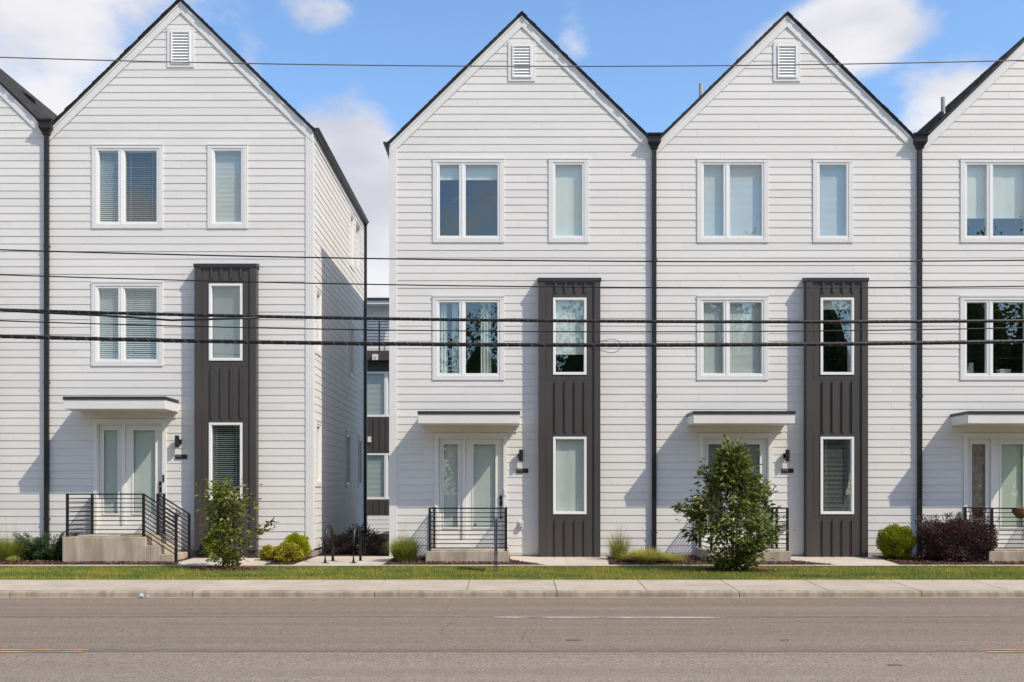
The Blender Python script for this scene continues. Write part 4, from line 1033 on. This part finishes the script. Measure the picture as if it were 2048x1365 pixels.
D = np.stack([np.cos(ba[ib]), np.sin(ba[ib]), np.full(n, .5)], 1) + np.random.normal(0, .45, (n, 3)); D /= np.linalg.norm(D, axis=1)[:, None]; q = np.random.normal(size=(n, 3)); Wd = np.cross(D, q); Wd /= np.linalg.norm(Wd, axis=1)[:, None]
leaves('foliage', P, D, Wd, .06, 'junip', t, .22)

# ------------------------------------------------------------------ street furniture and small things
for (px, lb) in ((658, 'left of the two black bicycle hoops'), (714, 'right of the two black bicycle hoops')):
    X = PX(px, -1.45); Yf, Yb = -1.72, -1.18; z0 = .222
    t = thing('bicycle_rack', (X, -1.45, z0), lb + ' on the concrete pad', 'bike rack', 'bicycle hoops')
    pts = [(X - .035, Yf, z0), (X - .035, Yf, z0 + .40)]
    for k in range(1, 12):
        a = math.pi * k / 12; pts.append((X - .035 * math.cos(a), -1.45 - .27 * math.cos(a), z0 + .40 + .41 * math.sin(a)))
    pts += [(X + .035, Yb, z0 + .40), (X + .035, Yb, z0)]
    b = MB(); b.tube(pts, .030, 12); b.build('hoop', 'black', t, smooth=True)
    for (xx, yy) in ((X - .035, Yf), (X + .035, Yb)):
        b = MB(); b.lathe([(.085, z0 + .001), (.085, z0 + .010), (.04, z0 + .016)], xx, yy, 16); b.build('base_plate', 'black', t)
xs_ = (992 - 1026) * 20.25 / F; ysn = -3.35
t = thing('yard_sign', (xs_, ysn, .17), 'thin yard sign seen edge-on, standing in the grass', 'sign')
for dx in (-.020, .018):
    b = MB(); b.box(xs_ + dx - .009, xs_ + dx + .009, ysn - .30, ysn + .30, .52, 1.24); b.build('panel', 'signface', t)
b = MB(); b.box(xs_ - .0105, xs_ + .0085, ysn - .28, ysn + .28, .54, 1.22); b.build('frame', 'signwhite', t)
for dy in (-.27, .27):
    for dx in (-.020, .018): b = MB(); b.box(xs_ + dx - .007, xs_ + dx + .007, ysn + dy - .008, ysn + dy + .008, .12, .5195); b.build('leg', 'signface', t)
xb, yb = (280 - 1026) * 16.6 / F, KY - .09
t = thing('plastic_bottle', (xb, yb, .01), 'empty clear plastic bottle lying against the kerb', 'bottle')
b = MB(lambda x, y, z: (xb + z, yb + y * .99 - x * 0 - .0, .042 + x)); b.lathe([(.028, -.085), (.034, -.075), (.034, -.02), (.031, -.012), (.034, -.004), (.034, .045), (.014, .085), (.013, .092)], 0, 0, 14); b.build('bottle_body', 'bottle', t, smooth=True)
b = MB(lambda x, y, z: (xb + z, yb + y, .042 + x)); b.lathe([(.016, .0925), (.016, .11)], 0, 0, 12); b.build('cap', 'signwhite', t)
b = MB(lambda x, y, z: (xb + z, yb + y, .042 + x)); b.lathe([(.0345, -.018), (.0345, .03)], 0, 0, 14); b.build('wrapper', mat('bottle_label', (.50, .58, .62), .5), t)
# coir planters on the right railing
cx4 = HS[4][0].location.x
for (X, lb, sx) in ((PX(1940, -1.15), 'coir planter with a thin climbing stem, left one on the right-hand railing', 1), (PX(2041, -1.46), 'dry coir planter on the railing at the right picture edge', 0)):
    Yp = -.75 if sx else -1.49; X = cx4 - 2.05 + .02 if sx else X; zt = .467 + .955 - .03
    t = thing('planter', (X, Yp, zt - .22), lb, 'planter', 'coir planters')
    b = MB(); vs = []; fs = []
    n = 18; wid = .20
    for j in range(7):
        ph = j / 6 * math.pi / 2
        for k in range(n):
            th = 2 * math.pi * k / n; r = (math.cos(ph) * .98 + .02); vs.append((X + (wid * math.cos(th) if not sx else .13 * math.cos(th)) * r + random.uniform(-.01, .01), Yp + (.13 * math.sin(th) if not sx else .24 * math.sin(th)) * r + random.uniform(-.01, .01), zt - .20 * math.sin(ph) + random.uniform(-.008, .008)))
    for j in range(6):
        for k in range(n): fs.append((j * n + k, j * n + (k + 1) % n, (j + 1) * n + (k + 1) % n, (j + 1) * n + k))
    fs.append(list(range(n))); b.add(vs, fs); b.build('coir_liner', 'coco', t)
    b = MB(); rx2, ry2 = (.135, .245) if sx else (.205, .135)
    b.tube([(X + rx2 * math.cos(q * .349), Yp + ry2 * math.sin(q * .349), zt + .004) for q in range(19)], .006, 6); b.build('wire_rim', 'black', t)
    for q in range(6):
        b = MB(); th = q * math.pi / 3 + .2; b.tube([(X + rx2 * math.cos(th) * math.cos(f), Yp + ry2 * math.sin(th) * math.cos(f), zt - .206 * math.sin(f)) for f in (0, .4, .8, 1.2, 1.5)], .004, 5); b.build('wire', 'black', t)
    if sx:
        n = 60; tt = np.random.uniform(0, 1, n); P = np.stack([X + .02 * np.sin(tt * 9), np.full(n, Yp), zt + tt * .62], 1) + np.random.normal(0, .02, (n, 3)); D, Wd = rot_frames(n, .3); leaves('climbing_leaves', P, D, Wd, .05, 'leafy', t)
        b = MB(); b.tube([(X + .02 * math.sin(q), Yp, zt + q * .1) for q in range(-1, 7)], .004, 5); b.build('stem', 'leafy', t)
    else:
        blades('dry_leaves', X, Yp, zt - .03, 70, .16, .2, 'straw', t, .006)
# things seen inside the right-hand window
wx = HS[4][0].location.x; uz4 = HS[4][3]
t = thing('window_ledge', (wx - 1.3, .35, uz4(752)), 'pale ledge inside the dark middle window at the right picture edge', 'shelf')
b = MB(); b.box(wx - 2.0, wx - .5, .15, .5, uz4(752) + .02, uz4(752) + .075); b.build('ledge_top', 'trim', t)
for dx in (-1.9, -.6): b = MB(); b.box(wx + dx - .03, wx + dx + .03, .16, .49, uz4(752) - .62, uz4(752) + .019); b.build('ledge_leg', 'trim', t)
t = thing('kitchen_mixer', (wx - 1.82, .3, uz4(752) + .076), 'pale appliance on the ledge inside the middle window at right', 'appliance')
zz = uz4(752) + .077; b = MB(); b.box(wx - 1.95, wx - 1.70, .22, .42, zz, zz + .09); b.build('base', 'greyb', t, bevel=.02)
b = MB(); b.add([(wx - 1.84, .24, zz + .0905), (wx - 1.70, .24, zz + .0905), (wx - 1.70, .40, zz + .0905), (wx - 1.84, .40, zz + .0905), (wx - 1.79, .24, zz + .26), (wx - 1.71, .24, zz + .26), (wx - 1.71, .40, zz + .26), (wx - 1.79, .40, zz + .26)], [(3, 2, 1, 0), (4, 5, 6, 7), (0, 1, 5, 4), (1, 2, 6, 5), (2, 3, 7, 6), (3, 0, 4, 7)]); b.build('stand', 'greyb', t)
t = thing('storage_box', (wx - 1.0, .3, zz), 'low pale box on the ledge inside the middle window at right', 'box')
b = MB(); b.box(wx - 1.08, wx - .82, .22, .42, zz, zz + .085); b.build('box_body', 'greyb', t, bevel=.01)
b = MB(); b.box(wx - 1.09, wx - .81, .21, .43, zz + .0855, zz + .105); b.build('lid', 'trim', t, bevel=.006)
# overhead cables along the kerb line
YW = -6.6
def cable(name, pts, r, m, label, twist=0, Y=YW):
    P = [Vector((PX(px, Y), Y, PZ(py, Y))) for px, py in pts]
    ax = np.array([p.x for p in P]); az_ = np.array([p.z for p in P]); co = np.polyfit(ax, az_, 2)
    xs2 = np.linspace(-16, 16, 90); b = MB(); b.tube([(x_, Y, np.polyval(co, x_)) for x_ in xs2], r, 8)
    t = thing(name, (0, Y, float(np.polyval(co, 0))), label, 'cable', 'overhead cables'); b.build('conductor', m, t, smooth=True)
    if twist:
        b = MB(); xs3 = np.linspace(-13, 13, 2400); b.tube([(x_, Y + r * 1.02 * math.cos(x_ * twist), np.polyval(co, x_) + r * 1.02 * math.sin(x_ * twist)) for x_ in xs3], r * .13, 4); b.build('lashing_wire', 'wirel', t, smooth=True)
    return t, co
cable('overhead_wire', [(0, 115), (1024, 133), (2048, 121)], .010, 'wirel', 'topmost thin grey wire crossing the gables and the sky')
cable('overhead_wire', [(0, 500), (1000, 521), (2048, 521)], .012, 'wire', 'thin black wire second from the top, below the upper windows')
cable('overhead_wire', [(0, 550), (1000, 573), (2048, 573)], .0105, 'wire', 'thin black wire third from the top, crossing the stair bay caps')
cable('overhead_cable', [(0, 620), (1000, 641), (2048, 642)], .027, 'wire', 'upper of the two thick black cables, with green tint', 38)
cable('overhead_wire', [(0, 642), (1000, 663), (2048, 656)], .010, 'wire', 'thin black wire between the two thick cables')
tc2, co2 = cable('overhead_cable', [(0, 673), (1000, 690), (2048, 683)], .033, 'wire', 'lower of the two thick black cables, with a small wire loop', 30)
X = np.linspace(PX(1170, YW), PX(1243, YW), 14); zc = np.polyval(co2, PX(1180, YW))
lp = [(PX(1172, YW), zc - .03)]
for k in range(15): a = R(-125 + k * 250 / 14); lp.append((PX(1222, YW) + .17 * math.cos(a), zc + .115 * math.sin(a) - .02))
lp.append((PX(1192, YW), zc + .045)); b = MB(); b.tube([(x_, YW - .03, z_) for x_, z_ in lp], .005, 6); b.build('wire_loop', 'wire', tc2, smooth=True)
P = [(-60, 619), (90, 627), (200, 632), (290, 638), (345, 642), (420, 640), (520, 637)]
t = thing('service_drop', (PX(200, YW), YW - .05, PZ(632, YW)), 'short green cable sagging away from the upper thick cable at left', 'cable')
b = MB(); b.tube([(PX(a, YW), YW - .05, PZ(c, YW)) for a, c in P], .018, 8); b.build('conductor', 'wireg', t, smooth=True)

# ------------------------------------------------------------------ building at the end of the gap
YR = 17.0; h = thing('rear_building', (-5.5, YR, .1), 'rear white and dark building at the far end of the gap between houses', 'building')
TR = lambda u, w_, z_: (u, YR - w_, z_)
bz = lambda py: PZ(py, YR); bxx = lambda px: PX(px, YR)
xa, xe = -9.0, -2.6
wins = [(bxx(700), bxx(791), bz(834), bz(744)), (bxx(700), bxx(791), bz(999), bz(907))]
b = TB(TR); wall_cells(b, xa, xe, .0, bz(703), -.2, 0, [(q[0] + .02, q[1] - .02, q[2] + .02, q[3] - .02) for q in wins]); b.build('wall', 'wall', h)
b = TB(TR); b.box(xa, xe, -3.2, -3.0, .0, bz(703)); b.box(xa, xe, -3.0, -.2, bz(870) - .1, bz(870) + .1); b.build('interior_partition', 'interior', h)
b = TB(TR); b.box(xa, xe, -1.9, -1.6, bz(703), bz(592)); b.build('upper_wall', 'wall', h)
b = TB(TR); b.box(xa, xe, -1.9, -.9, bz(600), bz(593)); b.build('roof_soffit', 'trim', h)
b = TB(TR); b.box(xa, xe, -1.95, -.85, bz(593) + .001, bz(587.5)); b.build('roof_edge', 'bronze', h)
TU = lambda u, w_, z_: (u, YR + 1.6 - w_, z_)
boards(h, TU, lambda z_: (xa, xe), bz(703), bz(601), bz(608), [], random.Random(3), maxlen=9)
boards(h, TR, lambda z_: (xa, xe), .2, bz(1031), bz(1031), [], random.Random(4), maxlen=9)
for i, q in enumerate(wins):
    mu = (bxx(769), bxx(775.5)); window(h, TR, *q, mull=mu, casing=False, treat=('blind', 45, .05), seed=60 + i, fw=.07, w0=.01)
for (za, zb_) in ((bz(1030), bz(1000)), (bz(906.5), bz(834.5)), (bz(743.5), bz(703))):
    p = TB(TR); p.box(xa, xe, .0005, .03, za, zb_); pn = p.build('dark_panel', 'dark', h)
    if za != bz(743.5):
        for k in range(24):
            p = TB(TR); u = xa + .1 + k * .25; p.box(u, u + .06, .0305, .055, za + .05, zb_ - .05); p.build('batten', 'darktrim', pn)
p = TB(TR); p.box(xa, xe, .031, .35, bz(723), bz(704)); p.build('balcony_fascia', 'dark', h)
rl = TB(TR)
for k in range(9):
    z_ = bz(646) - k * (bz(646) - bz(700)) / 9; p = TB(TR); p.box(xa, xe, .27, .29, z_ - .012, z_ + .012); p.build('balcony_rail', 'bronze', h)
for px in (700, 760.5, 821): p = TB(TR); p.box(bxx(px) - .03, bxx(px) + .03, .25, .31, bz(722), bz(645)); p.build('balcony_post', 'bronze', h)
p = TB(TR); p.box(bxx(747.5), bxx(758.5), .351, .46, bz(723), bz(712)); vt = p.build('wall_vent', 'trim', h); p = TB(TR); p.box(bxx(750.5), bxx(756), .461, .47, bz(721), bz(715)); p.build('vent_grille', 'greyb', vt)
p = TB(TR); p.box(bxx(736), bxx(742.5), .031, .12, bz(885), bz(874)); p.build('wall_box', 'trim', h)
t = thing('patio_chair', (bxx(776), YR + .5, bz(703)), 'grey patio chair on the rear balcony', 'chair')
x0 = bxx(776); z0 = bz(703)
b = MB(); b.box(x0 - .25, x0 + .25, YR + .3, YR + .8, z0 + .40, z0 + .46); b.build('seat', 'greyb', t)
b = MB(); b.hexa([(x0 - .25, YR + .78, z0 + .46), (x0 + .25, YR + .78, z0 + .46), (x0 + .25, YR + .83, z0 + .46), (x0 - .25, YR + .83, z0 + .46), (x0 - .22, YR + .95, z0 + .95), (x0 + .22, YR + .95, z0 + .95), (x0 + .22, YR + .99, z0 + .95), (x0 - .22, YR + .99, z0 + .95)]); b.build('backrest', 'greyb', t)
for dx in (-.23, .23):
    for dy in (.33, .77): b = MB(); b.box(x0 + dx - .02, x0 + dx + .02, YR + dy - .02, YR + dy + .02, z0, z0 + .3995); b.build('leg', 'greyb', t)

# ------------------------------------------------------------------ woodland across the road, seen only in the window glass
n = 150000; rr = np.random.RandomState(4); ncl = 60
cxs = np.linspace(-60, 75, ncl) + rr.normal(0, 1.5, ncl); cht = np.interp(cxs, [-30, -10, 2, 12, 30], [8.5, 9.5, 13, 17, 18.5]) + rr.normal(0, 1.3, ncl); cyy = -44 + rr.normal(0, 2.5, ncl)
ib = rr.randint(0, ncl, n); d = rr.normal(size=(n, 3)); d /= np.linalg.norm(d, axis=1)[:, None]; rad = rr.uniform(.55, 1.15, n) ** .5 * (1 + .12 * np.sin(9 * d[:, 0] + ib) * np.sin(8 * d[:, 2] + 2 * ib))
P = np.stack([cxs[ib] + d[:, 0] * 3.0 * rad, cyy[ib] + d[:, 1] * 2.6 * rad, cht[ib] * .52 + d[:, 2] * cht[ib] * .48 * rad], 1)
D, Wd = rot_frames(n, .2); leaves_o = leaves('treeline', P, D, Wd, .30, 'leafd', None, .7); tag(leaves_o, 'far wood across the road, seen as reflections in the windows', 'trees', kind='stuff')

b = MB(); rr2 = random.Random(2)
for i in range(ncl):
    cx_, cy_, hh_ = float(cxs[i]), float(cyy[i]), float(cht[i])
    b.lathe([(1.0, .0), (1.9, hh_ * .2), (1.9 + rr2.uniform(-.4, .4), hh_ * .5), (1.1 + rr2.uniform(-.3, .3), hh_ * .70), (.3, hh_ * .82)], cx_, cy_, 9)
b.build('inner_wood', mat('wood_shade', (.05, .075, .025), .9, .5, 1.5), leaves_o)
